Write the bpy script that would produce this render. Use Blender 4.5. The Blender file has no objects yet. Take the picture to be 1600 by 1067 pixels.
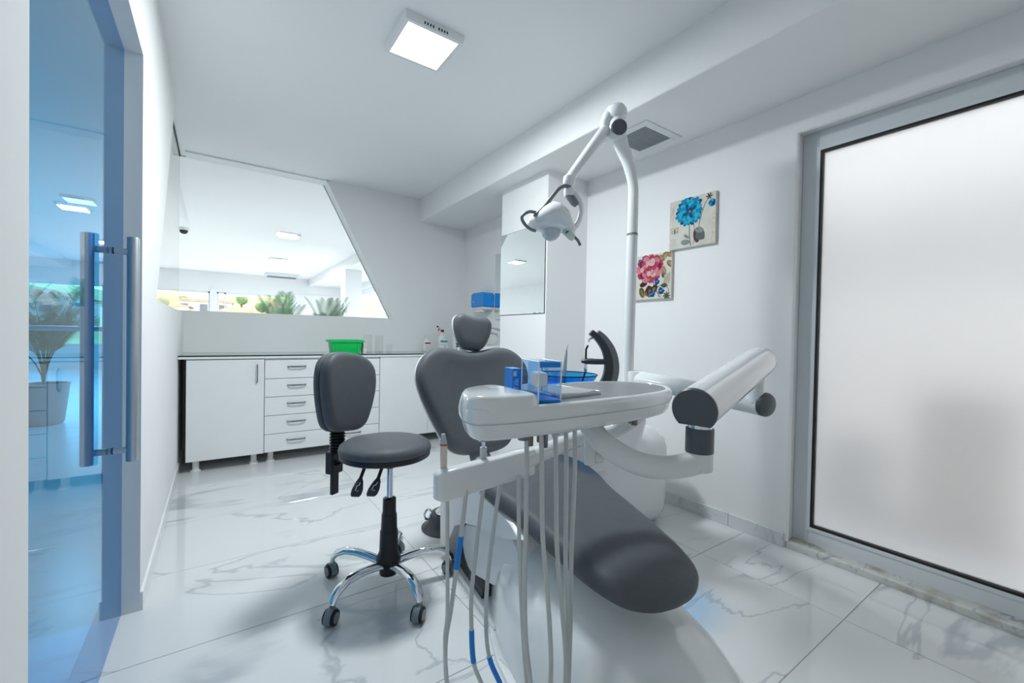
import bpy, bmesh, math, random
from mathutils import Vector, Matrix
random.seed(7)
S = bpy.context.scene
COL = S.collection
# ------------------------------------------------------------------ camera
cam_d = bpy.data.cameras.new('camera')
cam = bpy.data.objects.new('camera', cam_d); COL.objects.link(cam)
cam_d.sensor_width = 36.0; cam_d.lens = 36.0 * 663.36 / 1600.0; cam_d.clip_start = 0.02; cam_d.clip_end = 500
_yaw, _pit, _rol = 0.607835, -0.0148548, -0.0191284
_f = Vector((math.sin(_yaw)*math.cos(_pit), math.cos(_yaw)*math.cos(_pit), math.sin(_pit)))
_r = Vector((math.cos(_yaw), -math.sin(_yaw), 0)); _d = _f.cross(_r)
_r2 = math.cos(_rol)*_r + math.sin(_rol)*_d; _d2 = -math.sin(_rol)*_r + math.cos(_rol)*_d
cam.matrix_world = Matrix(((_r2.x, -_d2.x, -_f.x, 0), (_r2.y, -_d2.y, -_f.y, 0), (_r2.z, -_d2.z, -_f.z, 1.0), (0, 0, 0, 1)))
S.camera = cam
# ------------------------------------------------------------------ world, exposure
w = bpy.data.worlds.new('sky'); S.world = w; w.use_nodes = True
bg = w.node_tree.nodes['Background']
bg.inputs['Color'].default_value = (0.93, 0.965, 1.0, 1); bg.inputs['Strength'].default_value = 4.5
S.view_settings.view_transform = 'Standard'; S.view_settings.look = 'None'
S.view_settings.exposure = 0.28; S.view_settings.gamma = 1.0; S.view_settings.use_curve_mapping = False
def area_lamp(name, loc, size, power, rot=(0, 0, 0), color=(1, 1, 1)):
    l = bpy.data.lights.new(name, 'AREA'); l.shape = 'SQUARE'; l.size = size; l.energy = power; l.color = color
    o = bpy.data.objects.new(name, l); COL.objects.link(o); o.location = loc; o.rotation_euler = rot
    return o
# ------------------------------------------------------------------ materials
def mat(name, color, rough=0.5, metal=0.0, spec=0.5, coat=0.0, trans=0.0, ior=1.45, emit=None, estr=0.0, var=0.03, vscale=8.0, bump=0.0, bscale=60.0, alpha=1.0):
    m = bpy.data.materials.new(name); m.use_nodes = True
    nt = m.node_tree; b = nt.nodes['Principled BSDF']
    b.inputs['Roughness'].default_value = rough; b.inputs['Metallic'].default_value = metal
    b.inputs['Specular IOR Level'].default_value = spec; b.inputs['Coat Weight'].default_value = coat
    b.inputs['Transmission Weight'].default_value = trans; b.inputs['IOR'].default_value = ior
    b.inputs['Coat Roughness'].default_value = 0.05
    c = tuple(color) + (1,)
    tc = nt.nodes.new('ShaderNodeTexCoord'); n = nt.nodes.new('ShaderNodeTexNoise')
    n.inputs['Scale'].default_value = vscale; n.inputs['Detail'].default_value = 3
    nt.links.new(tc.outputs['Object'], n.inputs['Vector'])
    r = nt.nodes.new('ShaderNodeValToRGB')
    r.color_ramp.elements[0].position = 0.3; r.color_ramp.elements[1].position = 0.7
    r.color_ramp.elements[0].color = tuple(max(0, x*(1-var)) for x in color) + (1,)
    r.color_ramp.elements[1].color = tuple(min(1, x*(1+var)) for x in color) + (1,)
    nt.links.new(n.outputs['Fac'], r.inputs['Fac']); nt.links.new(r.outputs['Color'], b.inputs['Base Color'])
    if bump > 0:
        n2 = nt.nodes.new('ShaderNodeTexNoise'); n2.inputs['Scale'].default_value = bscale; n2.inputs['Detail'].default_value = 4
        nt.links.new(tc.outputs['Object'], n2.inputs['Vector'])
        bp = nt.nodes.new('ShaderNodeBump'); bp.inputs['Strength'].default_value = bump; bp.inputs['Distance'].default_value = 0.01
        nt.links.new(n2.outputs['Fac'], bp.inputs['Height']); nt.links.new(bp.outputs['Normal'], b.inputs['Normal'])
    if emit:
        b.inputs['Emission Color'].default_value = tuple(emit) + (1,); b.inputs['Emission Strength'].default_value = estr
    return m
def marble(name, base=(0.745, 0.765, 0.775), rough=0.06, scale=1.0, strength=0.75, rot=0.5, dirt=False):
    m = bpy.data.materials.new(name); m.use_nodes = True
    nt = m.node_tree; N = nt.nodes; L = nt.links; b = N['Principled BSDF']
    tc = N.new('ShaderNodeTexCoord'); oi = N.new('ShaderNodeObjectInfo')
    mul = N.new('ShaderNodeVectorMath'); mul.operation = 'MULTIPLY_ADD'
    comb = N.new('ShaderNodeCombineXYZ')
    for k, f in (('X', 31.0), ('Y', 57.0), ('Z', 13.0)):
        mm = N.new('ShaderNodeMath'); mm.operation = 'MULTIPLY'; mm.inputs[1].default_value = f
        L.new(oi.outputs['Random'], mm.inputs[0]); L.new(mm.outputs[0], comb.inputs[k])
    add = N.new('ShaderNodeVectorMath'); add.operation = 'ADD'
    L.new(tc.outputs['Object'], add.inputs[0]); L.new(comb.outputs[0], add.inputs[1])
    def vein(sc, stretch, ang, dist, lo, hi):
        mp = N.new('ShaderNodeMapping'); mp.inputs['Rotation'].default_value = (0, 0, ang)
        mp.inputs['Scale'].default_value = (sc*stretch, sc, sc)
        L.new(add.outputs[0], mp.inputs['Vector'])
        n = N.new('ShaderNodeTexNoise'); n.inputs['Scale'].default_value = 1.0; n.inputs['Detail'].default_value = 6
        n.inputs['Roughness'].default_value = 0.5; n.inputs['Distortion'].default_value = dist
        L.new(mp.outputs[0], n.inputs['Vector'])
        s = N.new('ShaderNodeMath'); s.operation = 'SUBTRACT'; s.inputs[1].default_value = 0.5; L.new(n.outputs['Fac'], s.inputs[0])
        a = N.new('ShaderNodeMath'); a.operation = 'ABSOLUTE'; L.new(s.outputs[0], a.inputs[0])
        mr = N.new('ShaderNodeMapRange'); mr.inputs['From Min'].default_value = lo; mr.inputs['From Max'].default_value = hi
        mr.inputs['To Min'].default_value = 1; mr.inputs['To Max'].default_value = 0; mr.interpolation_type = 'SMOOTHSTEP'
        L.new(a.outputs[0], mr.inputs['Value']); return mr.outputs[0]
    v1 = vein(1.7*scale, 0.34, rot, 0.6, 0.0, 0.0075)
    v2 = vein(1.25*scale, 0.30, rot*0.9, 0.40, 0.003, 0.024)
    # patches that switch veins on and off
    n3 = N.new('ShaderNodeTexNoise'); n3.inputs['Scale'].default_value = 2.2*scale; n3.inputs['Detail'].default_value = 2
    L.new(add.outputs[0], n3.inputs['Vector'])
    mr3 = N.new('ShaderNodeMapRange'); mr3.inputs['From Min'].default_value = 0.46; mr3.inputs['From Max'].default_value = 0.6
    L.new(n3.outputs['Fac'], mr3.inputs['Value'])
    m2 = N.new('ShaderNodeMath'); m2.operation = 'MULTIPLY'; L.new(v2, m2.inputs[0]); L.new(mr3.outputs[0], m2.inputs[1])
    m1 = N.new('ShaderNodeMath'); m1.operation = 'MULTIPLY'; m1.inputs[1].default_value = 0.85; L.new(v1, m1.inputs[0])
    mx = N.new('ShaderNodeMath'); mx.operation = 'MAXIMUM'; L.new(m1.outputs[0], mx.inputs[0]); L.new(m2.outputs[0], mx.inputs[1])
    ms = N.new('ShaderNodeMath'); ms.operation = 'MULTIPLY'; ms.inputs[1].default_value = strength; L.new(mx.outputs[0], ms.inputs[0])
    mix = N.new('ShaderNodeMix'); mix.data_type = 'RGBA'
    mix.inputs['A'].default_value = tuple(base) + (1,); mix.inputs['B'].default_value = (0.33, 0.38, 0.43, 1)
    L.new(ms.outputs[0], mix.inputs['Factor'])
    col = mix.outputs['Result']
    if dirt:
        n4 = N.new('ShaderNodeTexNoise'); n4.inputs['Scale'].default_value = 9; n4.inputs['Detail'].default_value = 5
        L.new(tc.outputs['Object'], n4.inputs['Vector'])
        r4 = N.new('ShaderNodeMapRange'); r4.inputs['From Min'].default_value = 0.5; r4.inputs['From Max'].default_value = 0.68; r4.inputs['To Max'].default_value = 0.7
        L.new(n4.outputs['Fac'], r4.inputs['Value'])
        mix2 = N.new('ShaderNodeMix'); mix2.data_type = 'RGBA'; mix2.inputs['B'].default_value = (0.24, 0.21, 0.14, 1)
        L.new(col, mix2.inputs['A']); L.new(r4.outputs[0], mix2.inputs['Factor']); col = mix2.outputs['Result']
    L.new(col, b.inputs['Base Color']); b.inputs['Roughness'].default_value = rough
    b.inputs['Specular IOR Level'].default_value = 0.6
    return m
def pane(name, tint, refl=0.06, rough=0.0):
    """clear architectural glass: tinted transparency with a fresnel mirror reflection"""
    m = bpy.data.materials.new(name); m.use_nodes = True
    nt = m.node_tree; N = nt.nodes; L = nt.links; N.remove(N['Principled BSDF'])
    out = N['Material Output']; t = N.new('ShaderNodeBsdfTransparent'); t.inputs['Color'].default_value = tuple(c**0.5 for c in tint) + (1,)   # crossed twice
    g = N.new('ShaderNodeBsdfGlossy'); g.inputs['Roughness'].default_value = rough
    fr = N.new('ShaderNodeFresnel'); fr.inputs['IOR'].default_value = 1.45
    ge = N.new('ShaderNodeNewGeometry'); inv = N.new('ShaderNodeMath'); inv.operation = 'SUBTRACT'; inv.inputs[0].default_value = 1.0; L.new(ge.outputs['Backfacing'], inv.inputs[1])
    mu = N.new('ShaderNodeMath'); mu.operation = 'MULTIPLY'; L.new(fr.outputs[0], mu.inputs[0]); L.new(inv.outputs[0], mu.inputs[1])   # reflect on the outer faces only
    mx = N.new('ShaderNodeMixShader'); L.new(mu.outputs[0], mx.inputs[0]); L.new(t.outputs[0], mx.inputs[1]); L.new(g.outputs[0], mx.inputs[2])
    L.new(mx.outputs[0], out.inputs['Surface'])
    return m
def frosted(name):
    m = bpy.data.materials.new(name); m.use_nodes = True
    nt = m.node_tree; N = nt.nodes; L = nt.links; N.remove(N['Principled BSDF'])
    out = N['Material Output']
    tr = N.new('ShaderNodeBsdfTranslucent'); tr.inputs['Color'].default_value = (0.62, 0.62, 0.62, 1)
    rf = N.new('ShaderNodeBsdfRefraction'); rf.inputs['Color'].default_value = (0.80, 0.80, 0.80, 1)
    rf.inputs['Roughness'].default_value = 0.60; rf.inputs['IOR'].default_value = 1.25
    mx = N.new('ShaderNodeMixShader'); mx.inputs[0].default_value = 0.6
    L.new(tr.outputs[0], mx.inputs[1]); L.new(rf.outputs[0], mx.inputs[2])
    L.new(mx.outputs[0], out.inputs['Surface'])
    return m
M = {}
M['wall'] = mat('white_plaster', (0.885, 0.897, 0.90), rough=0.75, spec=0.2, var=0.01, vscale=2, bump=0.02, bscale=30)
M['ceil'] = mat('ceiling_paint', (0.905, 0.922, 0.928), rough=0.85, spec=0.1, var=0.01, vscale=1.5)
M['hall'] = mat('hall_plaster', (0.84, 0.86, 0.875), rough=0.85, spec=0.1, var=0.01, vscale=1)
M['hall_ceil'] = mat('hall_ceiling_paint', (0.90, 0.905, 0.905), rough=0.9, spec=0.1, var=0.01, vscale=1)
M['tile'] = marble('marble_tile', rough=0.05, scale=1.0, strength=0.58, rot=0.62)
M['skirt'] = marble('marble_skirting', base=(0.72, 0.75, 0.76), rough=0.15, scale=2.2, strength=0.4, rot=0.3)
M['threshold'] = marble('stained_marble', base=(0.66, 0.67, 0.64), rough=0.35, scale=5, strength=0.9, rot=1.4, dirt=True)
M['grout'] = mat('grout', (0.60, 0.56, 0.46), rough=0.9, var=0.15, vscale=6)
M['lac'] = mat('white_lacquer', (0.85, 0.875, 0.89), rough=0.18, var=0.01)
M['alu'] = mat('white_aluminium', (0.76, 0.80, 0.83), rough=0.35, var=0.01)
M['lamp_housing'] = mat('white_lamp_housing', (0.84, 0.86, 0.87), rough=0.3, var=0.0)
M['rubber'] = mat('black_rubber', (0.012, 0.012, 0.013), rough=0.6)
M['steel'] = mat('brushed_steel', (0.50, 0.54, 0.58), rough=0.42, metal=0.85, var=0.03)
M['chrome'] = mat('chrome', (0.80, 0.83, 0.86), rough=0.06, metal=1.0, var=0.0)
M['handle_metal'] = mat('handle_metal', (0.34, 0.36, 0.38), rough=0.15, metal=1.0, var=0.02)
M['black'] = mat('black_plastic', (0.010, 0.013, 0.017), rough=0.42, var=0.1)
M['leather'] = mat('slate_upholstery', (0.108, 0.120, 0.132), rough=0.52, spec=0.25, var=0.04, vscale=30, bump=0.03, bscale=220)
M['white_gloss'] = mat('white_gloss_plastic', (0.82, 0.85, 0.86), rough=0.12, coat=0.4, var=0.008)
M['white_satin'] = mat('white_satin_plastic', (0.80, 0.82, 0.82), rough=0.32, var=0.008)
M['grey_cap'] = mat('grey_plastic', (0.085, 0.10, 0.115), rough=0.38, var=0.03)
M['mid_grey'] = mat('mid_grey_plastic', (0.20, 0.225, 0.24), rough=0.4, var=0.03)
M['dark_grey'] = mat('dark_grey_plastic', (0.045, 0.055, 0.062), rough=0.4, var=0.05)
M['mat_grey'] = mat('tray_mat_rubber', (0.20, 0.225, 0.24), rough=0.35, var=0.04)
M['hose'] = mat('hose_rubber', (0.60, 0.63, 0.62), rough=0.45, var=0.02)
M['blue'] = mat('blue_plastic', (0.006, 0.25, 0.80), rough=0.3, var=0.05)
M['bluetrans'] = mat('blue_translucent_plastic', (0.006, 0.28, 0.82), rough=0.18, coat=0.3, var=0.05)
M['green'] = mat('green_plastic', (0.0, 0.60, 0.13), rough=0.32, var=0.05)
M['mirror'] = mat('mirror_silver', (0.90, 0.93, 0.93), rough=0.0, metal=1.0, var=0.0)
M['glass_hall'] = pane('clear_partition_glass', (0.97, 0.985, 0.985))
M['glass_blue'] = pane('blue_tinted_glass', (0.12, 0.52, 0.92))
M['glass_top'] = pane('counter_glass', (0.90, 0.96, 0.95))
M['glass_edge'] = mat('glass_edge_green', (0.004, 0.016, 0.016), rough=0.3, spec=0.15)
M['jar_glass'] = pane('thin_clear_glass', (0.985, 0.99, 0.99))
M['acrylic'] = pane('clear_acrylic', (0.93, 0.96, 0.99))
M['acrylic_rim'] = mat('acrylic_edge', (0.80, 0.86, 0.92), rough=0.15)
M['acrylic_blue'] = pane('blue_acrylic', (0.50, 0.72, 0.97))
M['bowl'] = pane('blue_bowl_glass', (0.05, 0.48, 0.95))
M['frost'] = frosted('frosted_glass')
M['lampface'] = mat('lit_diffuser', (0.95, 0.97, 1.0), rough=0.6, emit=(0.97, 0.99, 1.0), estr=5.0, var=0)
M['leaf'] = mat('palm_leaf', (0.07, 0.15, 0.08), rough=0.45, var=0.35, vscale=5)
M['pot'] = mat('planter_grey', (0.42, 0.45, 0.46), rough=0.5)
M['soil'] = mat('soil', (0.05, 0.04, 0.03), rough=0.9)
M['paper'] = mat('white_paper', (0.86, 0.87, 0.87), rough=0.8, var=0.01)
M['clear_plastic'] = mat('milky_plastic', (0.80, 0.84, 0.83), rough=0.3, var=0.01)
M['red'] = mat('dark_red_plastic', (0.30, 0.01, 0.03), rough=0.4)
M['teal'] = mat('teal_print', (0.03, 0.33, 0.42), rough=0.5)
M['ceramic'] = mat('white_ceramic', (0.84, 0.86, 0.87), rough=0.08, coat=0.5, var=0.005)
M['brass'] = mat('bronze_fitting', (0.20, 0.19, 0.16), rough=0.35, metal=0.6)
M['canvas'] = mat('canvas_cream', (0.66, 0.64, 0.58), rough=0.8, var=0.06, vscale=20, bump=0.05, bscale=300)
M['castor'] = mat('castor_grey', (0.20, 0.25, 0.28), rough=0.4)
M['pink_cream'] = mat('pinkish_cream_plastic', (0.78, 0.66, 0.58), rough=0.35)
# ------------------------------------------------------------------ mesh helpers
def root_off(p):
    v = Vector((0, 0, 0))
    while p is not None:
        v += Vector(p.location); p = p.parent
    return v
def link(name, bm, m, parent=None, smooth=False, kind=None, origin=None, label=None, mats=None):
    bmesh.ops.recalc_face_normals(bm, faces=bm.faces[:])
    off = root_off(parent) if parent is not None else Vector(origin or (0, 0, 0))
    if off.length: bmesh.ops.translate(bm, vec=-off, verts=bm.verts[:])
    me = bpy.data.meshes.new(name); bm.to_mesh(me); bm.free()
    for mm in (mats or [m]): me.materials.append(mm)
    if smooth:
        me.polygons.foreach_set('use_smooth', [True]*len(me.polygons))
        try: me.set_sharp_from_angle(angle=math.radians(smooth if smooth is not True else 40))
        except Exception: pass
    o = bpy.data.objects.new(name, me); COL.objects.link(o)
    if parent is not None: o.parent = parent
    else: o.location = off
    if kind: o['kind'] = kind
    if label: o['label'] = label
    return o
def thing(name, label, cat, loc=(0, 0, 0), group=None):
    o = bpy.data.objects.new(name, None); COL.objects.link(o); o.location = loc; o.empty_display_size = 0.05
    o['label'] = label; o['category'] = cat
    if group: o['group'] = group
    return o
def tag(o, label, cat, group=None):
    o['label'] = label; o['category'] = cat
    if group: o['group'] = group
    return o
def struct(name, bm, m, parent=None, smooth=False, label=None):
    return link(name, bm, m, parent, smooth, None if parent else 'structure', label=label)
def bm_new(): return bmesh.new()
def box(bm, x0, x1, y0, y1, z0, z1, bev=0.0, seg=2, mtx=None, mi=0):
    r = bmesh.ops.create_cube(bm, size=1.0); vs = r['verts']
    bmesh.ops.scale(bm, vec=(x1-x0, y1-y0, z1-z0), verts=vs)
    bmesh.ops.translate(bm, vec=((x0+x1)/2, (y0+y1)/2, (z0+z1)/2), verts=vs)
    fs = set(f for v in vs for f in v.link_faces)
    if mi:
        for f in fs: f.material_index = mi
    if bev > 0:
        es = list(set(e for v in vs for e in v.link_edges))
        r = bmesh.ops.bevel(bm, geom=es, offset=bev, segments=seg, profile=0.5, affect='EDGES')
        vs = list(set([v for v in vs if v.is_valid] + r['verts']))
    if mtx is not None: bmesh.ops.transform(bm, matrix=mtx, verts=vs)
    return bm
def prism(bm, poly, axis, a, b):
    """extrude a 2-D polygon along an axis; poly gives the other two coordinates in xyz order"""
    def P(q, c):
        if axis == 0: return (c, q[0], q[1])
        if axis == 1: return (q[0], c, q[1])
        return (q[0], q[1], c)
    v0 = [bm.verts.new(P(q, a)) for q in poly]; v1 = [bm.verts.new(P(q, b)) for q in poly]
    n = len(poly); bm.faces.new(v0); bm.faces.new(v1)
    for i in range(n): bm.faces.new((v0[i], v0[(i+1) % n], v1[(i+1) % n], v1[i]))
    return bm
def loft(bm, rings, cap0=True, cap1=True, closed=True):
    R = [[bm.verts.new(p) for p in r] for r in rings]; n = len(R[0])
    for a, b in zip(R, R[1:]):
        for i in range(n if closed else n-1):
            j = (i+1) % n; bm.faces.new((a[i], a[j], b[j], b[i]))
    if cap0: bm.faces.new(R[0][::-1])
    if cap1: bm.faces.new(R[-1])
    return bm
def smooth_path(pts, sub=6):
    """Catmull-Rom through points of any dimension"""
    P = [Vector(p) for p in pts]; P = [2*P[0]-P[1]] + P + [2*P[-1]-P[-2]]; out = []
    for i in range(1, len(P)-2):
        for k in range(sub):
            t = k/sub; a, b, c, d = P[i-1], P[i], P[i+1], P[i+2]
            out.append(0.5*((2*b)+(c-a)*t+(2*a-5*b+4*c-d)*t*t+(3*b-a-3*c+d)*t**3))
    out.append(P[-2]); return out
def tube(bm, pts, rad, n=12, caps=True, flat=1.0, up=None):
    """tube along points; rad a number or a list; flat squashes the section across its binormal"""
    P = [Vector(p) for p in pts]; m = len(P)
    if not isinstance(rad, (list, tuple)): rad = [rad]*m
    T = [(P[min(i+1, m-1)]-P[max(i-1, 0)]).normalized() for i in range(m)]
    u = Vector(up) if up else (Vector((0, 0, 1)) if abs(T[0].z) < 0.9 else Vector((1, 0, 0)))
    rings = []
    for i in range(m):
        u = (u - T[i]*u.dot(T[i]))
        u = u.normalized() if u.length > 1e-6 else T[i].orthogonal().normalized()
        b = T[i].cross(u)
        rings.append([P[i]+rad[i]*(math.cos(2*math.pi*k/n)*u*flat+math.sin(2*math.pi*k/n)*b) for k in range(n)])
    return loft(bm, rings, caps, caps)
def cyl(bm, a, b, r, n=20, r2=None, bev=0.0):
    a = Vector(a); b = Vector(b); r2 = r if r2 is None else r2
    if bev <= 0: return tube(bm, [a, b], [r, r2], n)
    d = (b-a).normalized()
    return tube(bm, [a, a+d*bev*0.3, a+d*bev, b-d*bev, b-d*bev*0.3, b], [r-bev, r-bev*0.3, r, r2, r2-bev*0.3, r2-bev], n)
def lathe(bm, prof, c, n=28, axis=(0, 0, 1), cap0=True, cap1=True):
    ax = Vector(axis).normalized(); u = ax.orthogonal().normalized(); v = ax.cross(u); c = Vector(c)
    return loft(bm, [[c+ax*h+r*(math.cos(2*math.pi*k/n)*u+math.sin(2*math.pi*k/n)*v) for k in range(n)] for r, h in prof], cap0, cap1)
def frame(o, ex, ey):
    ex = Vector(ex).normalized(); ey = Vector(ey); ey = (ey-ex*ex.dot(ey)).normalized(); ez = ex.cross(ey)
    return Vector(o), ex, ey, ez
def closed_curve(pts, sub=6):
    P = [Vector(p) for p in pts]; n = len(P); out = []
    for i in range(n):
        a, b, c, d = P[i-1], P[i], P[(i+1) % n], P[(i+2) % n]
        for k in range(sub):
            t = k/sub; out.append(0.5*((2*b)+(c-a)*t+(2*a-5*b+4*c-d)*t*t+(3*b-a-3*c+d)*t**3))
    return out
def offset_outline(pl, d):
    n = len(pl); out = []
    ar = sum(pl[i][0]*pl[(i+1) % n][1]-pl[(i+1) % n][0]*pl[i][1] for i in range(n))
    sg = 1 if ar > 0 else -1
    for i in range(n):
        t = (Vector(pl[(i+1) % n])-Vector(pl[i-1])); t = t.normalized() if t.length > 1e-9 else Vector((1, 0))
        nrm = Vector((t.y, -t.x))*sg
        out.append(Vector(pl[i])+nrm*d)
    return out
def cushion(bm, outline, fr, thick, rad, dome=0.0, bend=None, steps=5, back=0.35):
    """a padded slab: outline in the frame's ex/ey plane, rounded rim, domed top along ez"""
    o, ex, ey, ez = fr; rings = []
    def put(pl, h): return [o+ex*p.x+ey*p.y+ez*(h+(bend(p.x, p.y) if bend else 0)) for p in pl]
    rb = rad*back
    for k in range(3):
        a = math.pi/2*k/2; rings.append(put(offset_outline(outline, -rb*(1-math.sin(a))), rb*(1-math.cos(a))))
    for k in range(steps+1):
        a = math.pi/2*k/steps; rings.append(put(offset_outline(outline, -rad*(1-math.cos(a))), thick-rad+rad*math.sin(a)))
    inner = offset_outline(outline, -rad); c = sum(inner, Vector((0, 0)))/len(inner)
    for s in (0.8, 0.6, 0.4, 0.2, 0.05):
        rings.append(put([c+(p-c)*s for p in inner], thick+dome*(1-s*s)))
    return loft(bm, rings)
def rrect(w, h, r, n=5):
    out = []
    for cx, cy, a0 in ((w/2-r, h/2-r, 0), (-w/2+r, h/2-r, 90), (-w/2+r, -h/2+r, 180), (w/2-r, -h/2+r, 270)):
        for k in range(n+1):
            a = math.radians(a0+90*k/n); out.append(Vector((cx+r*math.cos(a), cy+r*math.sin(a))))
    return out
def text_mesh(body, size, name='lettering'):
    cu = bpy.data.curves.new(name, 'FONT'); cu.body = body; cu.size = size; cu.extrude = 0.0002; cu.align_x = 'CENTER'; cu.align_y = 'CENTER'
    o = bpy.data.objects.new(name, cu); COL.objects.link(o)
    me = bpy.data.meshes.new_from_object(o.evaluated_get(bpy.context.evaluated_depsgraph_get()))
    bpy.data.objects.remove(o); return me
def copy_tree(o, loc):
    r = o.copy(); COL.objects.link(r); r.location = loc
    for ch in o.children:
        c = ch.copy(); COL.objects.link(c); c.parent = r
        for g in ch.children:
            d = g.copy(); COL.objects.link(d); d.parent = c
    return r
# ================================================================== STRUCTURE
XL, XR, YB, ZC, XO, YG = -0.216, 2.264, 4.20, 2.39, -0.317, 4.36
YN = -1.30
# floor: grout bed and separate marble tiles
fl = struct('floor', box(bm_new(), XO, 2.45, YN, YG, -0.06, -0.004), M['grout'])
tm = box(bm_new(), -0.549, 0.549, -0.2739, 0.2739, -0.012, 0.0, bev=0.0012, seg=1)
tme = bpy.data.meshes.new('tile'); tm.to_mesh(tme); tm.free(); tme.materials.append(M['tile'])
for ix in range(3):
    for iy in range(10):
        t = bpy.data.objects.new('tile', tme); COL.objects.link(t); t.parent = fl
        t.location = (-0.34+0.55+1.1*ix, -1.10+0.275+0.55*iy, 0)
# walls
bm = bm_new()
prism(bm, [(YN, 0), (0.874, 0), (0.874, ZC), (YN, ZC)], 0, XO, XL)
prism(bm, [(0.874, 1.946), (1.962, 1.946), (1.962, ZC), (0.874, ZC)], 0, XO, XL)
prism(bm, [(1.962, 0), (YB, 0), (YB, 1.125), (1.962, 1.125)], 0, XO, XL)
prism(bm, [(1.962, 1.125), (2.40, 1.125), (3.32, ZC), (1.962, ZC)], 0, XO, XL)
struct('wall_left', bm, M['wall'])
bm = bm_new()
prism(bm, [(XO, 0), (2.45, 0), (2.45, 1.146), (XO, 1.146)], 1, YB, YG)
prism(bm, [(1.465, 1.146), (2.45, 1.146), (2.45, ZC), (0.815, ZC)], 1, YB, YG)
struct('wall_back', bm, M['wall'])
bm = bm_new()   # right wall with the tall frosted window opening
WY0, WY1, WZ0, WZ1 = -0.75, 0.912, 0.018, 1.998
box(bm, XR, 2.45, WY1, YB, 0, ZC); box(bm, XR, 2.45, YN, WY0, 0, ZC); box(bm, XR, 2.45, WY0, WY1, WZ1, ZC)
struct('wall_right', bm, M['wall'])
bm = bm_new(); box(bm, XO, 2.45, YN-0.12, YN, 0, ZC)   # plain rear wall behind the camera
struct('wall_rear', bm, M['wall'])
struct('ceiling', box(bm_new(), XO, 2.45, YN-0.12, YG, ZC, ZC+0.12), M['ceil'])
o = struct('trim_1', box(bm_new(), 1.72, 2.30, YN, YB+0.02, 2.155, ZC+0.01, bev=0.004, seg=1), M['wall']); o['label'] = 'plastered ceiling beam along the right wall'
o = struct('trim_2', box(bm_new(), 1.88, 2.30, 2.30, 2.88, 0, 2.16, bev=0.006, seg=2), M['wall']); o['label'] = 'square plastered column standing out from the right wall'
# window opening lining (plaster roll) and marble threshold
bm = bm_new(); box(bm, 2.268, 2.40, WY0, WY1+0.002, -0.004, 0.030, bev=0.006)
o = struct('trim_3', bm, M['threshold']); o['label'] = 'stained marble threshold under the frosted window'
# skirting of marble pieces
o = bpy.data.objects.new('baseboard_right', None); COL.objects.link(o); o['kind'] = 'structure'
ys = [0.914, 1.184, 1.72, 2.30]
for a, b in zip(ys, ys[1:]):
    link('skirting_tile', box(bm_new(), XR-0.010, XR+0.004, a+0.001, b-0.001, 0.0, 0.068, bev=0.001, seg=1), M['skirt'], o)
link('skirting_tile', box(bm_new(), XR-0.010, XR+0.004, 2.88, 3.6, 0.0, 0.068, bev=0.001, seg=1), M['skirt'], o)
o = bpy.data.objects.new('baseboard_left', None); COL.objects.link(o); o['kind'] = 'structure'
ys = [1.962, 2.53, 3.08, 3.63, 4.19]
for a, b in zip(ys, ys[1:]):
    link('skirting_tile', box(bm_new(), XL-0.004, XL+0.008, a+0.001, b-0.001, 0.0, 0.066, bev=0.001, seg=1), M['lac'], o)
link('skirting_tile', box(bm_new(), XL-0.004, XL+0.008, YN, 0.872, 0.0, 0.066, bev=0.001, seg=1), M['lac'], o)
# ---- window_1: frosted glass in white aluminium
wn = bpy.data.objects.new('window_1', None); COL.objects.link(wn); wn['kind'] = 'structure'; wn['label'] = 'tall frosted glass window in white aluminium frame'
FX0, FX1 = 2.345, 2.43; GY0, GY1, GZ0, GZ1 = -0.66, 0.845, 0.100, 1.912
bm = bm_new()
box(bm, FX0, FX1, GY1, WY1, WZ0+0.008, WZ1, bev=0.003); box(bm, FX0, FX1, WY0, GY0, WZ0+0.008, WZ1, bev=0.003)
box(bm, FX0, FX1, GY0, GY1, WZ0+0.008, GZ0, bev=0.003); box(bm, FX0, FX1, GY0, GY1, GZ1, WZ1, bev=0.003)
link('window_frame', bm, M['alu'], wn)
def ring(bm, x0, x1, y0, y1, z0, z1, t):
    box(bm, x0, x1, y0, y0+t, z0, z1); box(bm, x0, x1, y1-t, y1, z0, z1); box(bm, x0, x1, y0+t, y1-t, z0, z0+t); box(bm, x0, x1, y0+t, y1-t, z1-t, z1)
bm = bm_new(); ring(bm, FX0-0.005, FX0+0.02, GY0-0.008, GY1+0.008, GZ0-0.008, GZ1+0.008, 0.018); link('glazing_bead', bm, M['alu'], wn)
bm = bm_new(); ring(bm, FX0-0.006, FX0+0.022, GY0+0.009, GY1-0.009, GZ0+0.009, GZ1-0.009, 0.010); link('gasket', bm, M['rubber'], wn)
link('pane', box(bm_new(), FX0+0.012, FX0+0.020, GY0+0.012, GY1-0.012, GZ0+0.012, GZ1-0.012), M['frost'], wn)
# rounded plaster corner of the opening
bm = bm_new(); cyl(bm, (XR+0.012, WY1, 0.03), (XR+0.012, WY1, WZ1), 0.0125, 12); cyl(bm, (XR+0.012, WY0, WZ1), (XR+0.012, WY1+0.012, WZ1), 0.0125, 12)
o = struct('trim_4', bm, M['wall'], smooth=True); o['label'] = 'rounded plaster edge of the window opening'
struct('floor_added_bounce', box(bm_new(), -0.4, 8.0, -9.0, YN-0.12, -0.2, -0.03), mat('bounce_paving', (0.78, 0.78, 0.77), rough=0.9))  # added unseen pale ground, laid to bounce daylight at the rear
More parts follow.
